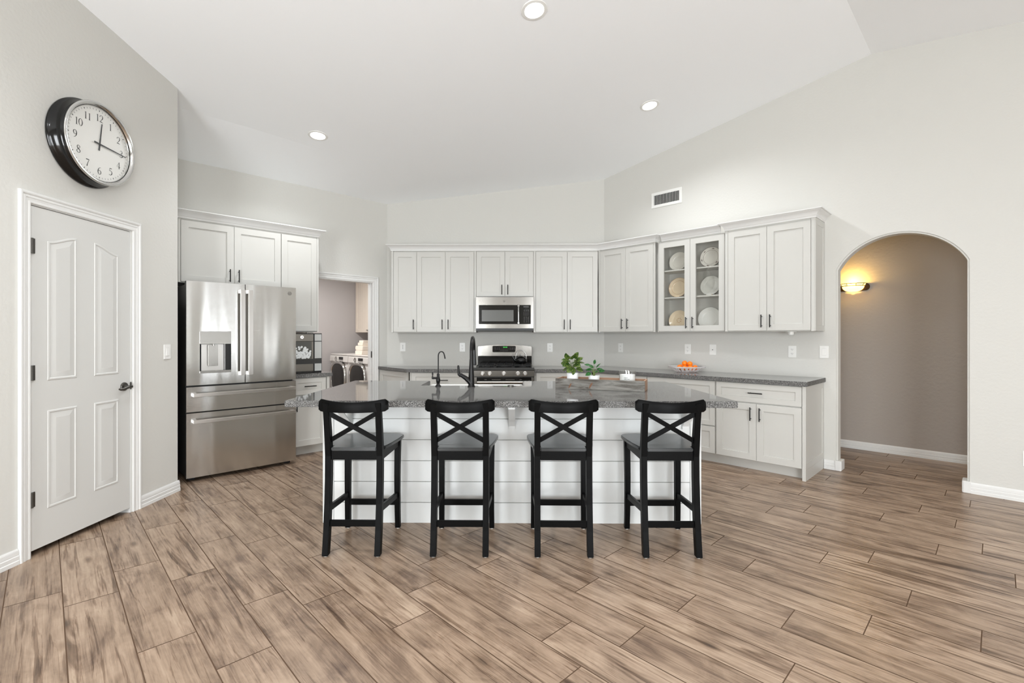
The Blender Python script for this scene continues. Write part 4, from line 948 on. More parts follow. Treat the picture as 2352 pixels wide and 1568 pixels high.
b = bmn(); lathe(b, [(0.009, 0), (0.009, 0.003), (0.0155, 0.003), (0.0155, 0)], 24, Matrix.Translation((-1.333, yf-0.0003, zb+0.393)), ax='y'); T.part('ring_light', b, mat('ring_lit', (255, 255, 255), 0.4, emit=(255, 255, 255), es=1.5))
b = bmn(); box(b, I1+0.0035, IT, yf, yf+0.33, zb+0.018, zb+0.025); box(b, IT-0.004, IT, yf, yf+0.33, zb+0.025, zb+0.435); box(b, I1+0.0035, IT-0.004, yf, yf+0.004, zb+0.025, zb+0.435); box(b, I1+0.0035, IT-0.004, yf+0.326, yf+0.33, zb+0.025, zb+0.435)
T.part('side_tank', b, mat('clear_tank', (178, 179, 176), 0.12), smooth=0)
b = bmn()
for zz, hh in ((0.426, 0.010), (0.343, 0.009)): box(b, I1+0.0035, IT+0.001, yf-0.0015, yf+0.332, zb+zz, zb+zz+hh)
box(b, I1+0.005, IT+0.0005, yf-0.001, yf+0.331, zb+0.10, zb+0.158); box(b, IT-0.001, IT+0.002, yf-0.002, yf+0.001, zb+0.02, zb+0.435); T.part('tank_bands', b, M_DKGREY)

# ------------------------------------------------------------------ microwave (frame B)
T = Thing('microwave', 'stainless over-the-range microwave below the short cabinet', 'microwave', 'B', -0.16, -0.2, 1.36)
m0, m1, mz0, mz1, my = -0.527, 0.2105, 1.388, 1.7935, -0.395
b = bmn(); box(b, m0, m1, my+0.02, -0.002, 1.360, mz1, 0.003); T.part('body', b, M_DKPLAS)
b = bmn(); box(b, m0, m1, my, my+0.0195, mz0, 1.442, 0.002); box(b, m0, m1, my, my+0.0195, 1.686, mz1-0.004, 0.002); box(b, m0, m0+0.037, my, my+0.0195, 1.442, 1.686, 0.002); box(b, m1-0.035, m1, my, my+0.0195, 1.442, 1.686, 0.002); T.part('front_frame', b, M_STEEL2)
b = bmn(); box(b, m0+0.037, 0.038, my+0.001, my+0.019, 1.442, 1.686, 0.002); dmm = T.part('door', b, M_BGLASS)
b = bmn(); box(b, -0.452, -0.045, my-0.0008, my+0.0009, 1.477, 1.622, 0.0003); T.part('window', b, M_WINGREY, dmm)
b = bmn(); tube(b, [(0.018, my-0.028, 1.440), (0.018, my-0.032, 1.48), (0.018, my-0.034, 1.565), (0.018, my-0.032, 1.65), (0.018, my-0.028, 1.690)], 0.0165, 14, flat=(0.55, 1.0)); box(b, 0.006, 0.030, my-0.026, my+0.003, 1.445, 1.465, 0.002); box(b, 0.006, 0.030, my-0.026, my+0.003, 1.665, 1.683, 0.002); T.part('handle', b, M_CHROME, dmm, smooth=60)
b = bmn(); box(b, 0.0385, m1-0.035, my+0.0005, my+0.019, 1.442, 1.686, 0.002); cp = T.part('control_panel', b, M_BGLASS)
b = bmn(); box(b, 0.082, 0.150, my-0.0005, my+0.0006, 1.655, 1.672); 
for zz, n_ in ((1.633, 1), (1.620, 3), (1.606, 3)):
    for i in range(n_): box(b, 0.085+i*0.026 if n_ > 1 else 0.095, (0.103+i*0.026 if n_ > 1 else 0.137), my-0.0004, my+0.0006, zz, zz+(0.005 if n_ > 1 else 0.002))
for r_ in range(4):
    for i in range(4): box(b, 0.083+i*0.018, 0.090+i*0.018, my-0.0004, my+0.0006, 1.588-r_*0.012, 1.594-r_*0.012)
for r_ in range(5):
    for i in range(3): box(b, 0.085+i*0.026, 0.098+i*0.026, my-0.0004, my+0.0006, 1.528-r_*0.016, 1.534-r_*0.016)
T.part('buttons', b, M_DKGREY, cp, smooth=0)
T.part('emblem', emblem(-0.165, my-0.0001, 1.735, 0.013), M_LOGO)
b = bmn(); prism(b, [(my+0.02, 1.3595), (my+0.12, 1.345), (-0.02, 1.345), (-0.02, 1.3595)], 'x', m0+0.01, m1-0.01); T.part('bottom_vent', b, M_HINGE)

# ------------------------------------------------------------------ range (frame B)
T = Thing('gas_range', 'stainless and black gas range with five burners knobs and raised control panel', 'range', 'B', -0.16, -0.33, 0)
g0, g1 = -0.530, 0.2095; gy = -0.66
b = bmn(); box(b, g0+0.004, g1-0.004, gy+0.04, -0.025, 0.03, 0.885, 0.003)
for xx in (g0+0.03, g1-0.06):
    for yy in (gy+0.07, -0.09): box(b, xx, xx+0.03, yy, yy+0.03, 0, 0.03)
T.part('body', b, M_DKPLAS)
b = bmn(); box(b, g0, g1, gy-0.01, -0.10, 0.8865, 0.902, 0.004); T.part('cooktop', b, M_BGLASS)
b = bmn(); prism(b, [(gy-0.012, 0.8855), (gy-0.032, 0.868), (gy-0.030, 0.795), (gy+0.038, 0.795), (gy+0.038, 0.8855)], 'x', g0, g1, 0.002); cpn = T.part('knob_panel', b, M_STEEL2)
b = bmn(); prism(b, [(gy-0.0135, 0.8858), (gy-0.033, 0.8685), (gy-0.036, 0.878), (gy-0.012, 0.9025)], 'x', g0-0.001, g1+0.001); T.part('front_lip', b, M_DKGREY)
for x in (-0.421, -0.335, -0.162, 0.010, 0.097):
    b = bmn(); Mk = Matrix.Translation((x, gy-0.031, 0.832)); lathe(b, [(0, 0.030), (0.017, 0.030), (0.020, 0.027), (0.023, 0.006), (0.027, 0.004), (0.027, 0)], 24, Mk, ax='y'); box(b, x-0.004, x+0.004, gy-0.069, gy-0.060, 0.812, 0.852, 0.002); T.part('knob', b, M_BAR, cpn)
b = bmn(); box(b, g0+0.001, g1-0.001, gy-0.005, gy+0.039, 0.20, 0.783, 0.004); dd = T.part('oven_door', b, M_STEEL2)
b = bmn(); box(b, g0+0.035, g1-0.035, gy-0.0075, gy-0.0045, 0.30, 0.782, 0.002); T.part('door_glass', b, M_BGLASS, dd)
b = bmn()
for xc, w_ in ((-0.385, 0.03), (-0.255, 0.11), (-0.085, 0.11), (0.045, 0.03)): box(b, xc-w_/2, xc+w_/2, gy-0.009, gy-0.0073, 0.752, 0.760)
T.part('door_vents', b, M_HINGE, dd, smooth=0)
b = bmn(); tube(b, [(g0+0.045, gy-0.062, 0.728), (g1-0.045, gy-0.062, 0.728)], 0.0155, 14); box(b, g0+0.045, g0+0.075, gy-0.06, gy-0.006, 0.715, 0.741, 0.004); box(b, g1-0.075, g1-0.045, gy-0.06, gy-0.006, 0.715, 0.741, 0.004); T.part('handle', b, M_BAR, dd)
b = bmn(); box(b, g0+0.001, g1-0.001, gy-0.003, gy+0.039, 0.05, 0.190, 0.004); T.part('storage_drawer', b, M_STEEL2)
# backguard with arched top
pts = [(g0-0.008, 1.022)]+[(g1-0.012, 1.022)]; nA_ = 16
pts += [(g1-0.012, 1.130), (g1-0.016, 1.145)]+[(g1-0.024+(g0+0.012-(g1-0.024))*i/nA_, 1.150+0.026*math.sin(PI*i/nA_)) for i in range(nA_+1)]+[(g0-0.004, 1.145), (g0-0.008, 1.130)]
pts = [(max(p[0], g0+0.004), p[1]) for p in pts]; q_ = []
for p in pts:
    if not q_ or (abs(p[0]-q_[-1][0])+abs(p[1]-q_[-1][1])) > 1e-4: q_.append(p)
b = bmn(); prism(b, q_, 'y', -0.095, -0.012, 0.003); bgd = T.part('backguard', b, M_STEEL2)
b = bmn(); box(b, g0+0.006, g1-0.014, -0.098, -0.013, 0.9025, 1.021, 0.003); T.part('backsplash', b, M_BGLASS)
b = bmn(); prism(b, [(-0.330, 1.150), (-0.316, 1.156), (-0.030, 1.156), (-0.016, 1.150), (-0.024, 1.080), (-0.034, 1.072), (-0.322, 1.072), (-0.330, 1.078)], 'y', -0.0975, -0.0945, 0.0008); dsp = T.part('display_panel', b, M_BGLASS, bgd)
b = bmn()
for k, x in enumerate((-0.185, -0.172, -0.155, -0.142)):
    for (dx0, dx1, dz0, dz1) in ((0, 0.009, 0.010, 0.0115), (0, 0.009, 0.0, 0.0015), (0, 0.0015, 0, 0.0115), (0.0075, 0.009, 0, 0.0115)): box(b, x+dx0, x+dx1, -0.0985, -0.0974, 1.133+dz0, 1.133+dz1)
T.part('clock_digits', b, M_LGREEN, bgd, smooth=0)
b = bmn()
for xs_, zz in ((-0.30, 1.128), (-0.30, 1.110), (-0.095, 1.128), (-0.095, 1.110)):
    for i in range(3): box(b, xs_+i*0.026, xs_+i*0.026+0.014, -0.0982, -0.0974, zz, zz+0.006)
for r_ in range(2):
    for i in range(6): box(b, -0.222+i*0.018, -0.222+i*0.018+0.008, -0.0982, -0.0974, 1.098-r_*0.013, 1.104-r_*0.013)
T.part('button_print', b, M_DKGREY, bgd, smooth=0)
# grates and burners
for i, (xa, xb) in enumerate(((g0+0.03, g0+0.255), (g0+0.262, g1-0.262), (g1-0.255, g1-0.03))):
    b = bmn(); za, zt2 = 0.9022, 0.928
    for x in (xa, xb-0.012): box(b, x, x+0.012, gy+0.025, -0.13, zt2-0.008, zt2, 0.002)
    for y in (gy+0.025, -0.142, (gy-0.117)/2): box(b, xa, xb, y, y+0.012, zt2-0.008, zt2, 0.002)
    box(b, (xa+xb)/2-0.005, (xa+xb)/2+0.005, gy+0.03, -0.14, zt2-0.006, zt2+0.002, 0.002)
    for x in (xa, xb-0.012):
        for y in (gy+0.025, -0.142): box(b, x, x+0.012, y, y+0.012, za, zt2-0.004)
    T.part('grate', b, M_GRID)
    for yc in ((gy+0.16, -0.26) if i != 1 else ((gy-0.10)/2,)):
        b = bmn(); lathe(b, [(0, 0.014), (0.026, 0.014), (0.03, 0.011), (0.03, 0.004), (0.045, 0.003), (0.047, 0)], 24, Matrix.Translation(((xa+xb)/2, yc, 0.9022))); T.part('burner', b, M_GRID)
# kettle on the rear right burner
kx, ky, kz = 0.052, -0.235, 0.9305
T = Thing('tea_kettle', 'black tea kettle with wire handle on the rear right burner', 'kettle', 'B', kx, ky, kz)
b = bmn(); lathe(b, [(0, 0), (0.062, 0), (0.072, 0.006), (0.079, 0.028), (0.078, 0.048), (0.066, 0.070), (0.05, 0.082), (0.045, 0.085), (0, 0.086)], 36, Matrix.Translation((kx, ky, kz)))
tube(b, [(kx-0.062, ky-0.01, kz+0.03), (kx-0.085, ky-0.012, kz+0.05), (kx-0.104, ky-0.014, kz+0.078), (kx-0.112, ky-0.015, kz+0.094)], [0.022, 0.017, 0.012, 0.009], 14); T.part('body', b, mat('enamel', (14, 14, 14), 0.08), smooth=50)
b = bmn(); lathe(b, [(0, 0.012), (0.03, 0.010), (0.042, 0.003), (0.045, 0)], 28, Matrix.Translation((kx, ky, kz+0.085))); ldd = T.part('lid', b, M_BGLASS, smooth=50)
b = bmn(); lathe(b, [(0, 0.020), (0.012, 0.019), (0.014, 0.014), (0.006, 0.010), (0.005, 0)], 16, Matrix.Translation((kx, ky, kz+0.096))); T.part('knob', b, M_CHROME, ldd, smooth=50)
b = bmn(); tube(b, [(kx-0.070, ky, kz+0.05)]+[(kx+0.068*math.cos(a), ky, kz+0.085+0.085*math.sin(a)) for a in [PI-PI*i/14 for i in range(15)]]+[(kx+0.070, ky, kz+0.05)], 0.004, 8); T.part('handle', b, M_CHROME, smooth=60)

# ------------------------------------------------------------------ outlets, switches, vent
def outlet(fr, x, z, label, kind='duplex', w=0.074, h=0.118, y=0.0):
    T = Thing('wall_switch' if kind == 'rocker' else 'wall_outlet' if kind != 'coax' else 'cable_plate', label, 'switch' if kind == 'rocker' else 'outlet', fr, x, y, z, 'wall plates')
    b = bmn(); box(b, x-w/2, x+w/2, y-0.0065, y-0.0005, z-h/2, z+h/2, 0.002); T.part('cover_plate', b, M_WPLAS)
    b = bmn()
    if kind == 'duplex':
        for dz in (-0.021, 0.021): prism(b, roundrect(x-0.017, x+0.017, z+dz-0.0145, z+dz+0.0145, 0.009), 'y', y-0.0085, y-0.0062)
        T.part('receptacle', b, M_WPLAS); b = bmn()
        for dz in (-0.021, 0.021):
            box(b, x-0.0075, x-0.005, y-0.0092, y-0.0084, z+dz-0.001, z+dz+0.007); box(b, x+0.005, x+0.0075, y-0.0092, y-0.0084, z+dz-0.001, z+dz+0.006); box(b, x-0.002, x+0.002, y-0.0092, y-0.0084, z+dz-0.009, z+dz-0.005)
        T.part('slots', b, M_SLOT, smooth=0)
    elif kind == 'rocker':
        prism(b, [(y-0.0062, z-0.033), (y-0.0105, z-0.031), (y-0.0075, z+0.033), (y-0.0062, z+0.033)], 'x', x-0.0165, x+0.0165, 0.001); T.part('rocker', b, M_WPLAS)
        b = bmn(); box(b, x-0.019, x+0.019, y-0.0069, y-0.0062, z-0.0355, z+0.0355); T.part('rocker_frame', b, M_TRIM, smooth=0)
    elif kind == 'coax':
        lathe(b, [(0, 0.010), (0.0035, 0.010), (0.0045, 0)], 12, Matrix.Translation((x, y-0.006, z)), ax='y'); T.part('connector', b, M_SLOT)
    elif kind == 'usb':
        for dz in (-0.022, -0.006, 0.010, 0.024): box(b, x-0.004, x+0.004, y-0.0075, y-0.0062, z+dz-0.003, z+dz+0.003)
        T.part('buttons', b, M_SLOT, smooth=0)
outlet('B', -1.560, 1.139, 'white plate with a column of dark buttons on the back wall, leftmost above the counter', 'usb')
outlet('B', -0.746, 1.136, 'white duplex outlet on the back wall between the two faucets')
outlet('B', 0.448, 1.132, 'white duplex outlet on the back wall right of the range')
outlet('R', 0.263, 1.134, 'white duplex outlet on the right wall nearest the inside corner')
outlet('R', 1.183, 1.134, 'white duplex outlet directly above the fruit bowl')
outlet('R', 1.479, 1.133, 'white cable plate with a single centre jack right of the fruit bowl', 'coax')
outlet('R', 2.287, 1.131, 'white duplex outlet above the far right end of the counter')
outlet('R', 2.564, 1.133, 'white rocker switch on the wall just left of the arched opening', 'rocker', w=0.076)
outlet('P', 3.820, 1.162, 'white rocker switch on the left wall beside the refrigerator', 'rocker')
outlet('R', 3.925, 0.338, 'white duplex outlet low on the right wall, cut off by the right picture edge')
outlet('L', 0.36-0.50, 1.115, 'pale switch plate inside the laundry room, just right of the ice maker', 'rocker', y=LY)
# supply vent
vx0, vx1, vz0, vz1 = 0.713, 1.113, 2.882, 3.070
T = Thing('air_vent', 'white rectangular supply vent with vertical slats high on the right wall', 'vent', 'R', (vx0+vx1)/2, 0, vz0)
b = bmn(); fw = 0.034
for q in ((vx0, vx1, vz0, vz0+fw), (vx0, vx1, vz1-fw, vz1), (vx0, vx0+fw, vz0+fw, vz1-fw), (vx1-fw, vx1, vz0+fw, vz1-fw)): box(b, q[0], q[1], -0.010, -0.0005, q[2], q[3], 0.002)
T.part('frame', b, M_WPLAS)
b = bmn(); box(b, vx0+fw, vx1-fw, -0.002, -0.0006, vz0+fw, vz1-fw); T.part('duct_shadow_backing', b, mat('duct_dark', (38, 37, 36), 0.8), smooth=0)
b = bmn(); ns = 17
for i in range(ns):
    x = vx0+fw+(vx1-vx0-2*fw)*(i+0.5)/ns; Ms = Matrix.Translation((x, -0.006, 0)) @ Matrix.Rotation(0.55, 4, 'Z'); box(b, -0.0008, 0.0008, -0.0036, 0.0036, vz0+fw, vz1-fw, M=Ms)
    box(b, x-0.0022, x+0.0022, -0.0045, -0.0035, vz0+fw, vz1-fw)
T.part('slats', b, M_WPLAS, smooth=0)

# ------------------------------------------------------------------ wall clock (frame P)
cx_, czk = 3.098, 2.545
T = Thing('wall_clock', 'large round wall clock with deep black case and chrome rim', 'clock', 'P', cx_, 0, czk-0.27)
MC = Matrix.Translation((cx_, 0, czk))
b = bmn(); lathe(b, [(0, 0.0008), (0.272, 0.0008), (0.278, 0.006), (0.278, 0.014), (0.272, 0.020), (0.262, 0.030), (0.252, 0.052), (0.250, 0.062), (0.256, 0.068), (0.256, 0.076), (0.250, 0.084), (0.246, 0.090), (0.250, 0.094), (0.250, 0.0985), (0.236, 0.099), (0.236, 0.08), (0, 0.08)], 96, MC, ax='y'); T.part('case', b, mat('gloss_black', (14, 14, 14), 0.12), smooth=50)
b = bmn(); lathe(b, [(0.255, 0.0990), (0.262, 0.103), (0.264, 0.108), (0.261, 0.113), (0.252, 0.114), (0.243, 0.108), (0.2345, 0.090), (0.236, 0.0885), (0.244, 0.0992)], 96, MC, ax='y', closed=True); T.part('rim', b, M_CHROME, smooth=60)
b = bmn(); lathe(b, [(0, 0.0885), (0.2355, 0.0885), (0.2355, 0.0805)], 72, MC, ax='y'); dial = T.part('dial', b, M_DIAL)
DIG = {  # strokes: list of (points, widths) in a 0..0.6 x 0..1 box
 '1': [([(0.12, 0.82), (0.3, 0.95), (0.3, 0.0)], [0.03, 0.1, 0.12]), ([(0.15, 0.0), (0.45, 0.0)], [0.03, 0.03])],
 '2': [([(0.06, 0.72), (0.12, 0.9), (0.3, 1.0), (0.48, 0.9), (0.52, 0.72), (0.44, 0.5), (0.22, 0.24), (0.05, 0.03)], [0.1, 0.06, 0.05, 0.1, 0.13, 0.1, 0.05, 0.04]), ([(0.05, 0.04), (0.3, 0.08), (0.55, 0.02)], [0.06, 0.11, 0.05])],
 '3': [([(0.08, 0.86), (0.28, 1.0), (0.46, 0.88), (0.46, 0.68), (0.24, 0.54), (0.48, 0.42), (0.54, 0.24), (0.42, 0.05), (0.22, -0.02), (0.04, 0.08)], [0.05, 0.05, 0.1, 0.11, 0.03, 0.08, 0.13, 0.09, 0.05, 0.08])],
 '4': [([(0.42, 0.0), (0.42, 1.0)], [0.12, 0.1]), ([(0.42, 1.0), (0.02, 0.3), (0.6, 0.3)], [0.03, 0.04, 0.07])],
 '5': [([(0.5, 0.96), (0.18, 0.96), (0.12, 0.55)], [0.11, 0.08, 0.04]), ([(0.12, 0.55), (0.32, 0.62), (0.52, 0.46), (0.52, 0.22), (0.36, 0.02), (0.16, -0.02), (0.04, 0.06)], [0.04, 0.06, 0.11, 0.13, 0.08, 0.05, 0.09])],
 '6': [([(0.5, 0.98), (0.26, 0.86), (0.1, 0.56), (0.08, 0.26), (0.2, 0.03), (0.36, 0.0), (0.52, 0.16), (0.52, 0.4), (0.36, 0.56), (0.18, 0.5), (0.1, 0.38)], [0.04, 0.06, 0.12, 0.13, 0.08, 0.04, 0.1, 0.12, 0.06, 0.04, 0.03])],
 '7': [([(0.06, 0.94), (0.55, 0.94)], [0.11, 0.11]), ([(0.55, 0.94), (0.32, 0.45), (0.2, 0.0)], [0.04, 0.08, 0.13])],
 '8': [([(0.3, 1.0), (0.12, 0.88), (0.14, 0.66), (0.34, 0.5), (0.52, 0.3), (0.5, 0.1), (0.3, 0.0), (0.1, 0.1), (0.08, 0.3), (0.26, 0.5), (0.46, 0.68), (0.48, 0.88), (0.3, 1.0)], [0.05, 0.08, 0.12, 0.12, 0.12, 0.08, 0.05, 0.1, 0.08, 0.04, 0.04, 0.08, 0.05])],
 '9': [([(0.1, 0.02), (0.34, 0.14), (0.5, 0.44), (0.52, 0.74), (0.4, 0.97), (0.24, 1.0), (0.08, 0.84), (0.08, 0.6), (0.24, 0.44), (0.42, 0.5), (0.5, 0.62)], [0.04, 0.06, 0.12, 0.13, 0.08, 0.04, 0.1, 0.12, 0.06, 0.04, 0.03])],
 '0': [([(0.3, 1.0), (0.1, 0.8), (0.04, 0.5), (0.1, 0.2), (0.3, 0.0), (0.5, 0.2), (0.56, 0.5), (0.5, 0.8), (0.3, 1.0)], [0.04, 0.1, 0.13, 0.1, 0.04, 0.1, 0.13, 0.1, 0.04])]}
def smoothline(P, Wd):
    if len(P) < 4: return P, Wd
    Q, W2 = [], []
    for i in range(len(P)-1):
        p0 = Vector(P[max(i-1, 0)]); p1 = Vector(P[i]); p2 = Vector(P[i+1]); p3 = Vector(P[min(i+2, len(P)-1)])
        for k in range(4):
            t = k/4; q = 0.5*((2*p1)+(p2-p0)*t+(2*p0-5*p1+4*p2-p3)*t*t+(3*p1-p0-3*p2+p3)*t**3); Q.append((q.x, q.y)); W2.append(Wd[i]*(1-t)+Wd[i+1]*t)
    Q.append(P[-1]); W2.append(Wd[-1]); return Q, W2
def glyph(bm, ch, ox, oz, h, y, M):
    for P, Wd in DIG[ch]:
        Q, W2 = smoothline(P, Wd); L_ = []; R_ = []
        for i, p in enumerate(Q):
            a = Vector(Q[max(i-1, 0)]); c = Vector(Q[min(i+1, len(Q)-1)]); d = (c-a); d = d.normalized() if d.length > 0 else Vector((1, 0)); nn = Vector((-d.y, d.x))*W2[i]*0.5
            if len(Q) < 5: nn *= 1.1
            L_.append(bm.verts.new(M @ Vector((ox+(p[0]+nn.x)*h, y, oz+(p[1]+nn.y)*h)))); R_.append(bm.verts.new(M @ Vector((ox+(p[0]-nn.x)*h, y, oz+(p[1]-nn.y)*h))))
        for i in range(len(Q)-1): bm.faces.new((L_[i], L_[i+1], R_[i+1], R_[i]))
MT0 = Matrix.Translation((cx_, 0, czk)); hN = 0.046
for k in range(1, 13):
    a = PI/2-k*PI/6; s_ = str(k); wd = 0.034*len(s_) if len(s_) > 1 else 0.03; r_ = 0.172
    ox = r_*math.cos(a)-(0.6*hN*len(s_)*0.5)*(1.0 if len(s_) == 1 else 0.95); oz = r_*math.sin(a)-hN/2
    b = bmn()
    for i, c_ in enumerate(s_): glyph(b, c_, ox+i*0.027*1.0, oz, hN, -0.0893, MT0)
    T.part('numeral', b, M_INK, dial, smooth=0)
b = bmn()
for k in range(60):
    a = k*PI/30; L_ = 0.009; w_ = 0.0022 if k % 5 == 0 else 0.0009
    Mt = MT0 @ Matrix.Rotation(-a, 4, 'Y'); box(b, -w_, w_, -0.0893, -0.0888, 0.213, 0.213+L_, M=Mt)
T.part('minute_marks', b, M_INK, dial, smooth=0)
def hand(L_, back, wa, wb, ang_, y):
    b = bmn(); prism(b, [(-wa, -back), (wa, -back), (wb, L_), (-wb, L_)], 'y', y-0.0015, y, M=MT0 @ Matrix.Rotation(ang_, 4, 'Y')); return b
T.part('hour_hand', hand(0.140, 0.042, 0.0055, 0.0028, math.radians(7.0), -0.0915), M_INK, smooth=0)
T.part('minute_hand', hand(0.205, 0.044, 0.0052, 0.0024, math.radians(93), -0.0945), M_INK, smooth=0)

# ------------------------------------------------------------------ recessed ceiling lights, plus four added out of view for fill
for (lx, ly, lab) in ((0.124, 3.442, 'recessed ceiling light nearest the camera, above the island at the top edge'), (1.340, 4.838, 'recessed ceiling light above the right wall cabinets'), (-2.004, 4.777, 'recessed ceiling light above the refrigerator'),
    (-1.5, 1.9, 'added unseen fill downlight near the pantry door'), (-0.9, 0.1, 'added unseen fill downlight behind the camera'), (1.5, 1.6, 'added unseen fill downlight right of the camera'), (3.4, -0.4, 'added unseen fill downlight at the rear right')):
    z = zceil(lx, ly); e = 0.02; nx = -(zceil(lx+e, ly)-zceil(lx-e, ly))/(2*e); ny = -(zceil(lx, ly+e)-zceil(lx, ly-e))/(2*e)
    nv = Vector((nx, ny, 1)).normalized(); T = Thing('recessed_light', lab, 'ceiling light', 'W', lx, ly, z-0.003, 'recessed ceiling lights')
    T.e.rotation_euler = nv.to_track_quat('Z', 'Y').to_euler()
    def loc(bm):
        for v in bm.verts: v.co += T.off
        return bm
    b = bmn(); lathe(b, [(0.068, -0.0015), (0.072, -0.006), (0.092, -0.004), (0.096, 0.001), (0.07, 0.002)], 40, closed=True); T.part('trim_ring', loc(b), M_WPLAS)
    b = bmn(); lathe(b, [(0, -0.001), (0.0695, -0.0012), (0.0695, 0.001), (0, 0.001)], 40); T.part('lens', loc(b), M_EMIT)
    d = bpy.data.lights.new('downlight', 'SPOT'); d.energy = 58 if ly > 3 else (36 if lx > 1 else 56); d.spot_size = 2.6; d.spot_blend = 0.8; d.shadow_soft_size = 0.07; d.color = (0.95, 0.975, 1.0)
    lo = bpy.data.objects.new('lamp_glow', d); COL.objects.link(lo); lo.parent = T.e; lo.location = (0, 0, -0.02)

# ------------------------------------------------------------------ hallway sconce (frame R)
sx, sz = 2.588, 1.845; yw = HY
T = Thing('wall_sconce', 'half-bowl wall sconce glowing warm yellow in the hallway', 'wall light', 'R', sx, yw-0.05, sz-0.04)
b = bmn(); prism(b, roundrect(sx-0.155, sx+0.155, sz-0.040, sz+0.045, 0.042, 8), 'y', yw-0.014, yw-0.0006, 0.002); T.part('back_plate', b, M_BRONZE)
b = bmn(); t = bmesh.new(); nU, nV = 24, 8; rows = []
for j in range(nV+1):
    q = j/nV; row = []
    for i in range(nU+1):
        a = PI*i/nU; rr = math.cos(q*PI/2*0.92)
        row.append(t.verts.new((sx+0.105*rr*math.cos(a)*1.0, yw-0.016-0.085*rr*math.sin(a), sz+0.012-0.062*math.sin(q*PI/2))))
    rows.append(row)
for a, c in zip(rows[:-1], rows[1:]):
    for i in range(nU): t.faces.new((a[i], a[i+1], c[i+1], c[i]))
bmesh.ops.solidify(t, geom=t.faces[:], thickness=0.003); merge(b, t); T.part('glass_bowl', b, M_SCON, smooth=60)
b = bmn()
for zz, ext in ((0.016, 0.0), (0.040, 0.012)):
    tube(b, [(sx+(0.112+ext)*math.cos(PI*i/24), yw-0.016-(0.092+ext*0.7)*math.sin(PI*i/24), sz+zz) for i in range(25)], 0.0035, 8)
for a in (0.5, 1.2, 1.95, 2.65): tube(b, [(sx+0.112*math.cos(a), yw-0.016-0.092*math.sin(a), sz+0.016), (sx+0.124*math.cos(a), yw-0.016-0.100*math.sin(a), sz+0.040)], 0.003, 6)
T.part('metal_bands', b, M_BRONZE)
b = bmn(); t = bmesh.new(); rows = [[t.verts.new((sx+(0.110+e_x)*math.cos(PI*i/24), yw-0.016-(0.090+e_x*0.7)*math.sin(PI*i/24), sz+zz)) for i in range(25)] for zz, e_x in ((0.018, 0), (0.038, 0.010))]
for i in range(24): t.faces.new((rows[0][i], rows[0][i+1], rows[1][i+1], rows[1][i]))
merge(b, t); T.part('glass_band', b, M_SCON, smooth=60)
d = bpy.data.lights.new('sconce_bulb', 'POINT'); d.energy = 5.2; d.color = (1.0, 0.64, 0.16); d.shadow_soft_size = 0.03
lo = bpy.data.objects.new('bulb_light', d); COL.objects.link(lo); lo.parent = T.e; lo.location = (0, -0.055, 0.075)

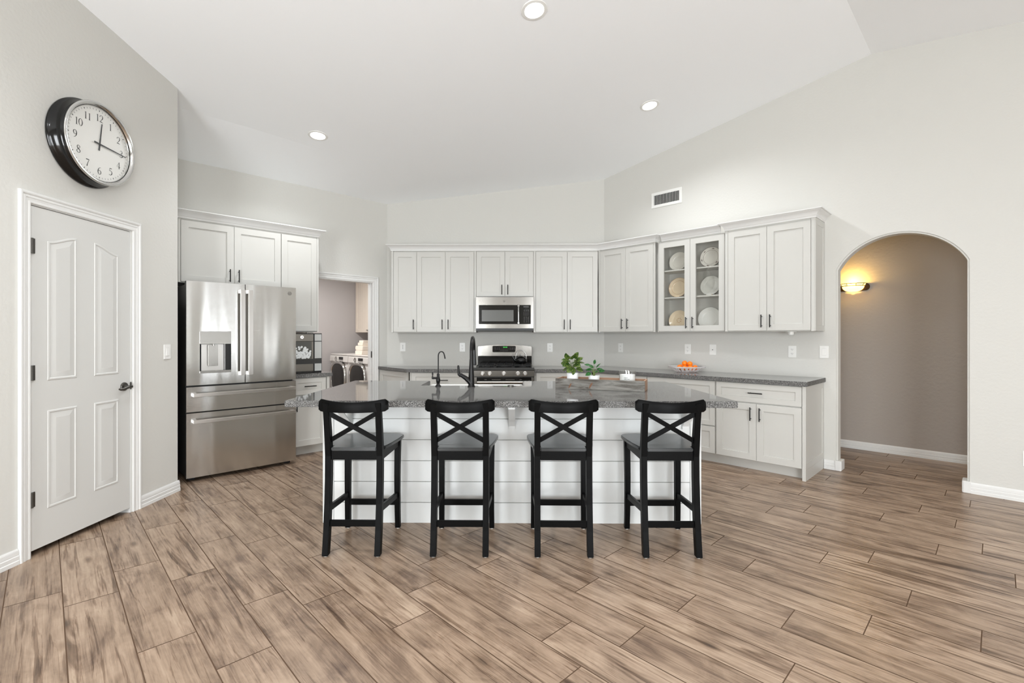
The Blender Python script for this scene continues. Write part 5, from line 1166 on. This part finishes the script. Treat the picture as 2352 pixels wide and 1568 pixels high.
# ------------------------------------------------------------------ laundry room (frame L, y>0)
def machine(y0, y1, label, name, drawer, sx_=0.20):
    T = Thing(name, label, 'laundry machine', 'L', sx_+0.38, (y0+y1)/2, 0, 'front-loading laundry machines')
    xf = sx_; zt3 = 0.985
    b = bmn(); box(b, xf+0.006, xf+0.76, y0, y1, 0.02, zt3-0.02, 0.006); box(b, xf-0.002, xf+0.765, y0, y1, zt3-0.0195, zt3, 0.008)
    for yy in (y0+0.03, y1-0.07):
        for xx in (xf+0.04, xf+0.66): box(b, xx, xx+0.04, yy, yy+0.04, 0, 0.02)
    T.part('body', b, M_APPL)
    b = bmn(); prism(b, [(xf+0.0055, 0.955), (xf-0.010, 0.95), (xf-0.016, 0.86), (xf+0.0055, 0.855)], 'y', y0+0.004, y1-0.004, 0.002); pn = T.part('control_panel', b, M_APPL)
    yc = (y0+y1)/2; MF = lambda y, z: Matrix.Translation((xf-0.012, y, z)) @ Matrix.Rotation(-PI/2, 4, 'Y')
    b = bmn(); lathe(b, [(0.028, 0), (0.034, 0.006), (0.036, 0.004), (0.036, 0)], 24, MF(yc+0.09, 0.908)); lathe(b, [(0, 0.022), (0.018, 0.021), (0.022, 0.003), (0.022, 0)], 20, MF(yc+0.09, 0.908)); T.part('dial', b, M_CHROME, pn)
    b = bmn(); box(b, xf-0.0185, xf-0.012, yc-0.17, yc-0.02, 0.895, 0.94, 0.002); T.part('display', b, M_BGLASS, pn)
    b = bmn()
    for i in range(4): box(b, xf-0.0185, xf-0.013, yc-0.165+i*0.038, yc-0.148+i*0.038, 0.868, 0.880, 0.002)
    T.part('buttons', b, M_DKGREY, pn)
    if drawer:
        b = bmn(); box(b, xf-0.0185, xf-0.012, yc+0.19, yc+0.29, 0.872, 0.925, 0.006); T.part('detergent_drawer', b, M_APPL, pn)
    # rounded door: superellipse ring
    def se(a, r): c, s_ = math.cos(a), math.sin(a); k = (abs(c)**2.8+abs(s_)**2.8)**(-1/2.8); return (r*c*k, r*s_*k)
    zc_ = 0.585; b = bmn(); t = bmesh.new(); R = []
    for r_, x_ in ((0.285, xf+0.005), (0.285, xf-0.025), (0.272, xf-0.045), (0.245, xf-0.040), (0.240, xf-0.028)): R.append([t.verts.new((x_, yc+se(2*PI*i/48, r_)[0], zc_+se(2*PI*i/48, r_)[1])) for i in range(48)])
    for a, c in zip(R[:-1], R[1:]):
        for i in range(48): t.faces.new((a[i], a[(i+1) % 48], c[(i+1) % 48], c[i]))
    bmesh.ops.recalc_face_normals(t, faces=t.faces[:]); merge(b, t); dr_ = T.part('door', b, M_CHROME, smooth=60)
    b = bmn(); t = bmesh.new(); R = [[t.verts.new((x_, yc+se(2*PI*i/48, r_)[0], zc_+se(2*PI*i/48, r_)[1])) for i in range(48)] for r_, x_ in ((0.241, xf-0.028), (0.2, xf-0.036), (0.1, xf-0.041))]
    for a, c in zip(R[:-1], R[1:]):
        for i in range(48): t.faces.new((a[i], a[(i+1) % 48], c[(i+1) % 48], c[i]))
    t.faces.new(R[-1]); bmesh.ops.recalc_face_normals(t, faces=t.faces[:]); merge(b, t); T.part('door_glass', b, mat('tinted_glass', (30, 29, 28), 0.12), dr_, smooth=60)
machine(1.583, 2.262, 'white front-load washer with detergent drawer, farther machine behind the doorway', 'washing_machine', True)
machine(0.893, 1.572, 'white front-load dryer carrying the folded towels', 'clothes_dryer', False)
tw = [(0.985, 0.070, 0.30, 0.0, 'bottom folded white towel on the dryer'), (1.056, 0.074, 0.31, -0.012, 'middle folded white towel, widest of the stack on the dryer'), (1.131, 0.052, 0.24, 0.03, 'upper folded white towel on the dryer stack'), (1.184, 0.034, 0.22, 0.045, 'topmost thin rumpled white towel on the dryer stack')]
for zt4, hh, wd, sh_, l in tw:
    b = bmn(); yA, yB = 1.560-wd-sh_+0.06, 1.560-sh_*1.2
    prof = []
    for (a0, a1, cy_, r_) in ((-90, 90, 0.0, hh/2),):
        pass
    P = [(yA, zt4+0.0005)]+[(yB-hh/2+hh/2*math.cos(math.radians(a)), zt4+hh/2+(hh/2-0.0008)*math.sin(math.radians(a))) for a in range(-90, 91, 15)]+[(yA, zt4+hh-0.001)]
    prism(b, P, 'x', 0.30+abs(sh_), 0.62, 0.006, seg=3)
    # crease between fold layers
    for v in b.verts:
        if abs(v.co.z-(zt4+hh/2)) < hh*0.12: v.co.y -= 0.006
    solo('folded_towel', l, 'towel', b, M_TOWEL, 'L', 0.45, 1.15, zt4, 'folded towels on the dryer', 60)
# cabinet above the machines; its face is the plane x = 0.68
T = Thing('laundry_cabinet', 'cream wall cabinet with small knob above the laundry machines', 'cabinet', 'L', 0.84, 1.6, 1.35)
b = bmn(); box(b, 0.702, 0.998, 0.70, 2.318, 1.352, 2.30); T.part('body', b, M_LCAB, smooth=0)
for yA, yB, ky_ in ((1.55, 2.315, 1.80), (0.75, 1.545, 1.45)):
    b = bmn(); t = bmesh.new(); shaker(t, -yB+0.002, -yA-0.002, 1.354, 2.298, 0.0, t=0.018, rail=0.055)
    n_ = 9
    for i in range(1, n_): 
        xx = -yB+0.06+(yB-yA-0.12)*i/n_; box(t, xx-0.0015, xx+0.0015, 0.0075, 0.0092, 1.415, 2.24)
    merge(b, t, Matrix.Translation((0.683, 0, 0)) @ Matrix.Rotation(-PI/2, 4, 'Z')); dq = T.part('door', b, M_LCAB, smooth=0)
    b = bmn(); box(b, 0.655, 0.6825, ky_+0.0, ky_+0.07, 1.385, 1.397, 0.005); T.part('handle', b, M_HINGE, dq)
# hinge on the doorway jamb
b = bmn(); box(b, -0.2245, -0.2195, 0.005, 0.030, 1.0, 1.085, 0.001); hj = struct('trim_5', b, M_HINGE, 'L')
# unseen ceiling lamps added to brighten the laundry and the hall
for fr, x, y, z, pw, nm, lab in (('L', -0.6, 1.15, 2.4985, 26, 'laundry_fill_light', 'added unseen round fill light inside the laundry room'), ('R', 4.9, 0.65, 2.5985, 8.0, 'hall_fill_light', 'added unseen round fill light in the hallway')):
    T = Thing(nm, lab, 'ceiling light', fr, x, y, z)
    b = bmn(); lathe(b, [(0, -0.05), (0.11, -0.045), (0.14, -0.02), (0.15, 0)], 28, Matrix.Translation((x, y, z))); T.part('diffuser', b, mat('diffuser', (250, 245, 235), 0.5, emit=(255, 244, 226), es=1.5))
    d = bpy.data.lights.new('fill_lamp', 'AREA'); d.shape = 'DISK'; d.size = 0.25; d.energy = pw; d.color = (1, 0.97, 0.93)
    lo = bpy.data.objects.new('lamp_glow', d); COL.objects.link(lo); lo.parent = T.e; lo.location = (0, 0, -0.06)

# ------------------------------------------------------------------ bar stools
def make_stool():
    T = Thing('bar_stool', '', 'bar stool', 'W', 0, 0, 0, 'black bar stools along the island')
    def rear(z):   # y of the rear post, bowed forward at the seat
        return -0.165-0.050*((z-0.58)/0.58)**2 if z < 0.58 else -0.165-0.045*((z-0.58)/0.32)**1.3
    zs_ = [0.006, 0.15, 0.30, 0.45, 0.58, 0.66, 0.74, 0.82, 0.897]
    for s_ in (-1, 1):
        b = bmn(); beam(b, [((s_*(0.1530), rear(z), z), 0.0175, 0.021 if z < 0.7 else 0.0195-0.004*(z-0.7)/0.2) for z in zs_], bv=0.0022); L_ = T.part('leg', b, M_BLACK)
        b = bmn(); lathe(b, [(0, 0), (0.011, 0), (0.011, 0.0065), (0, 0.0065)], 12, Matrix.Translation((s_*0.153, rear(0.0), 0))); T.part('felt_pad', b, M_SEATPAD, L_)
        b = bmn(); beam(b, [((s_*(0.168-0.002*math.sin(PI*z/0.6)), 0.2-0.010*math.sin(PI*z/0.6), z), 0.0165+0.002*(z/0.6), 0.0175+0.003*(z/0.6)) for z in (0.006, 0.12, 0.24, 0.36, 0.48, 0.600)], bv=0.0022); L_ = T.part('leg', b, M_BLACK)
        b = bmn(); lathe(b, [(0, 0), (0.011, 0), (0.011, 0.0065), (0, 0.0065)], 12, Matrix.Translation((s_*0.168, 0.2, 0))); T.part('felt_pad', b, M_SEATPAD, L_)
    # seat with rounded front, narrower between the rear posts
    P = []
    hwf, hwb = 0.212, 0.176
    P += [(-0.1345, -0.185), (0.1345, -0.185), (0.1345, -0.140), (hwb, -0.138), (0.192, -0.05), (0.204, 0.05), (hwf, 0.150)]
    for i in range(1, 7):
        a = math.radians(90*i/7); P.append((hwf-0.05+0.05*math.cos(a), 0.175+0.05*math.sin(a)))
    P += [(0.08, 0.236), (0, 0.239), (-0.08, 0.236)]
    for i in range(6, 0, -1):
        a = math.radians(90*i/7); P.append((-(hwf-0.05+0.05*math.cos(a)), 0.175+0.05*math.sin(a)))
    P += [(-hwf, 0.150), (-0.204, 0.05), (-0.192, -0.05), (-hwb, -0.138), (-0.1345, -0.140)]
    b = bmn(); prism(b, P, 'z', 0.609, 0.630, 0.004, seg=3); T.part('seat', b, mat('seat_black', (22, 26, 27), 0.28, spec=0.6, coat=0.25) if 'seat_black' not in bpy.data.materials else bpy.data.materials['seat_black'])
    b = bmn(); box(b, -0.135, 0.135, -0.178, -0.160, 0.554, 0.6085, 0.0015); box(b, -0.150, 0.150, 0.190, 0.208, 0.554, 0.6085, 0.0015)
    for s_ in (-1, 1): prism(b, [(s_*0.151, -0.144), (s_*0.169, -0.144), (s_*0.178, 0.180), (s_*0.160, 0.180)], 'z', 0.554, 0.6085, 0.0015)
    T.part('seat_frame', b, M_BLACK)
    b = bmn(); box(b, -0.136, 0.136, rear(0.18)-0.009, rear(0.18)+0.009, 0.166, 0.202, 0.0015); T.part('stretcher', b, M_BLACK)
    b = bmn(); box(b, -0.152, 0.152, 0.180, 0.198, 0.160, 0.198, 0.0015); T.part('stretcher', b, M_BLACK)
    for s_ in (-1, 1):
        b = bmn(); y0, y1 = rear(0.25)+0.019, 0.174
        t = bmesh.new(); vs_ = []
        for (xx, yy, zz) in ((s_*0.146, y0, 0.243), (s_*0.164, y0, 0.243), (s_*0.174, y1, 0.212), (s_*0.156, y1, 0.212)): vs_.append((t.verts.new((xx, yy, zz)), t.verts.new((xx, yy, zz+0.037))))
        for i in range(4): j = (i+1) % 4; t.faces.new((vs_[i][0], vs_[j][0], vs_[j][1], vs_[i][1]))
        t.faces.new([v[0] for v in vs_][::-1]); t.faces.new([v[1] for v in vs_]); bmesh.ops.recalc_face_normals(t, faces=t.faces[:]); bmesh.ops.bevel(t, geom=t.edges[:], offset=0.0015, segments=2, affect='EDGES'); merge(b, t); T.part('stretcher', b, M_BLACK)
    # curved top rail
    b = bmn(); t = bmesh.new(); n = 28; hx = 0.205; R = []
    for i in range(n+1):
        x = -hx+2*hx*i/n; u = abs(x)/hx; y = -0.232+0.048*u*u
        ed = max(0.0, (u-0.90)/0.10); top = 0.904+0.018*u*u-0.016*ed**2.2; bot = 0.842+0.004*u*u+0.010*ed**2
        R.append([t.verts.new(p) for p in ((x, y-0.010, bot), (x, y-0.012, (top+bot)/2), (x, y-0.008, top-0.004), (x, y-0.002, top), (x, y+0.006, top-0.002), (x, y+0.010, top-0.010), (x, y+0.010, bot))])
    k = 7
    for a, c in zip(R[:-1], R[1:]):
        for i in range(k): t.faces.new((a[i], a[(i+1) % k], c[(i+1) % k], c[i]))
    t.faces.new(R[0]); t.faces.new(R[-1][::-1]); bmesh.ops.recalc_face_normals(t, faces=t.faces[:]); merge(b, t); T.part('backrest', b, M_BLACK, smooth=50)
    for s_ in (-1, 1):
        b = bmn(); a_ = Vector((s_*0.146, -0.200, 0.838)); c_ = Vector((-s_*0.146, -0.172, 0.668)); d_ = (c_-a_).normalized(); up = Vector((0, 1, 0)); sd = d_.cross(up).normalized(); nn = sd.cross(d_)
        t = bmesh.new(); V_ = []
        yo = 0.003*s_
        for pnt in (a_, c_):
            V_.append([t.verts.new(pnt+sd*q*0.0135+nn*(w_*0.0065+yo)) for q, w_ in ((-1, -1), (1, -1), (1, 1), (-1, 1))])
        for i in range(4): t.faces.new((V_[0][i], V_[0][(i+1) % 4], V_[1][(i+1) % 4], V_[1][i]))
        t.faces.new(V_[0][::-1]); t.faces.new(V_[1]); bmesh.ops.recalc_face_normals(t, faces=t.faces[:]); bmesh.ops.bevel(t, geom=t.edges[:], offset=0.0015, segments=2, affect='EDGES'); merge(b, t); T.part('cross_brace', b, M_BLACK)
    return T.e
st = make_stool()
labs = ['leftmost black bar stool with cross back, nearest the refrigerator', 'second black cross-back bar stool from the left, in front of the small and tall faucets', 'third black cross-back bar stool from the left, in front of the wooden tray', 'rightmost black cross-back bar stool, nearest the right wall cabinets']
for i, (x, y, rz) in enumerate(((-0.968, 3.0, 0.0), (-0.337, 3.0, 0.0), (0.275, 3.0, -0.01), (0.902, 3.0, 0.0))):
    o = st if i == 0 else copy_tree(st)
    o.location = (x, y, 0); o.rotation_euler = (0, 0, rz); o['label'] = labs[i]
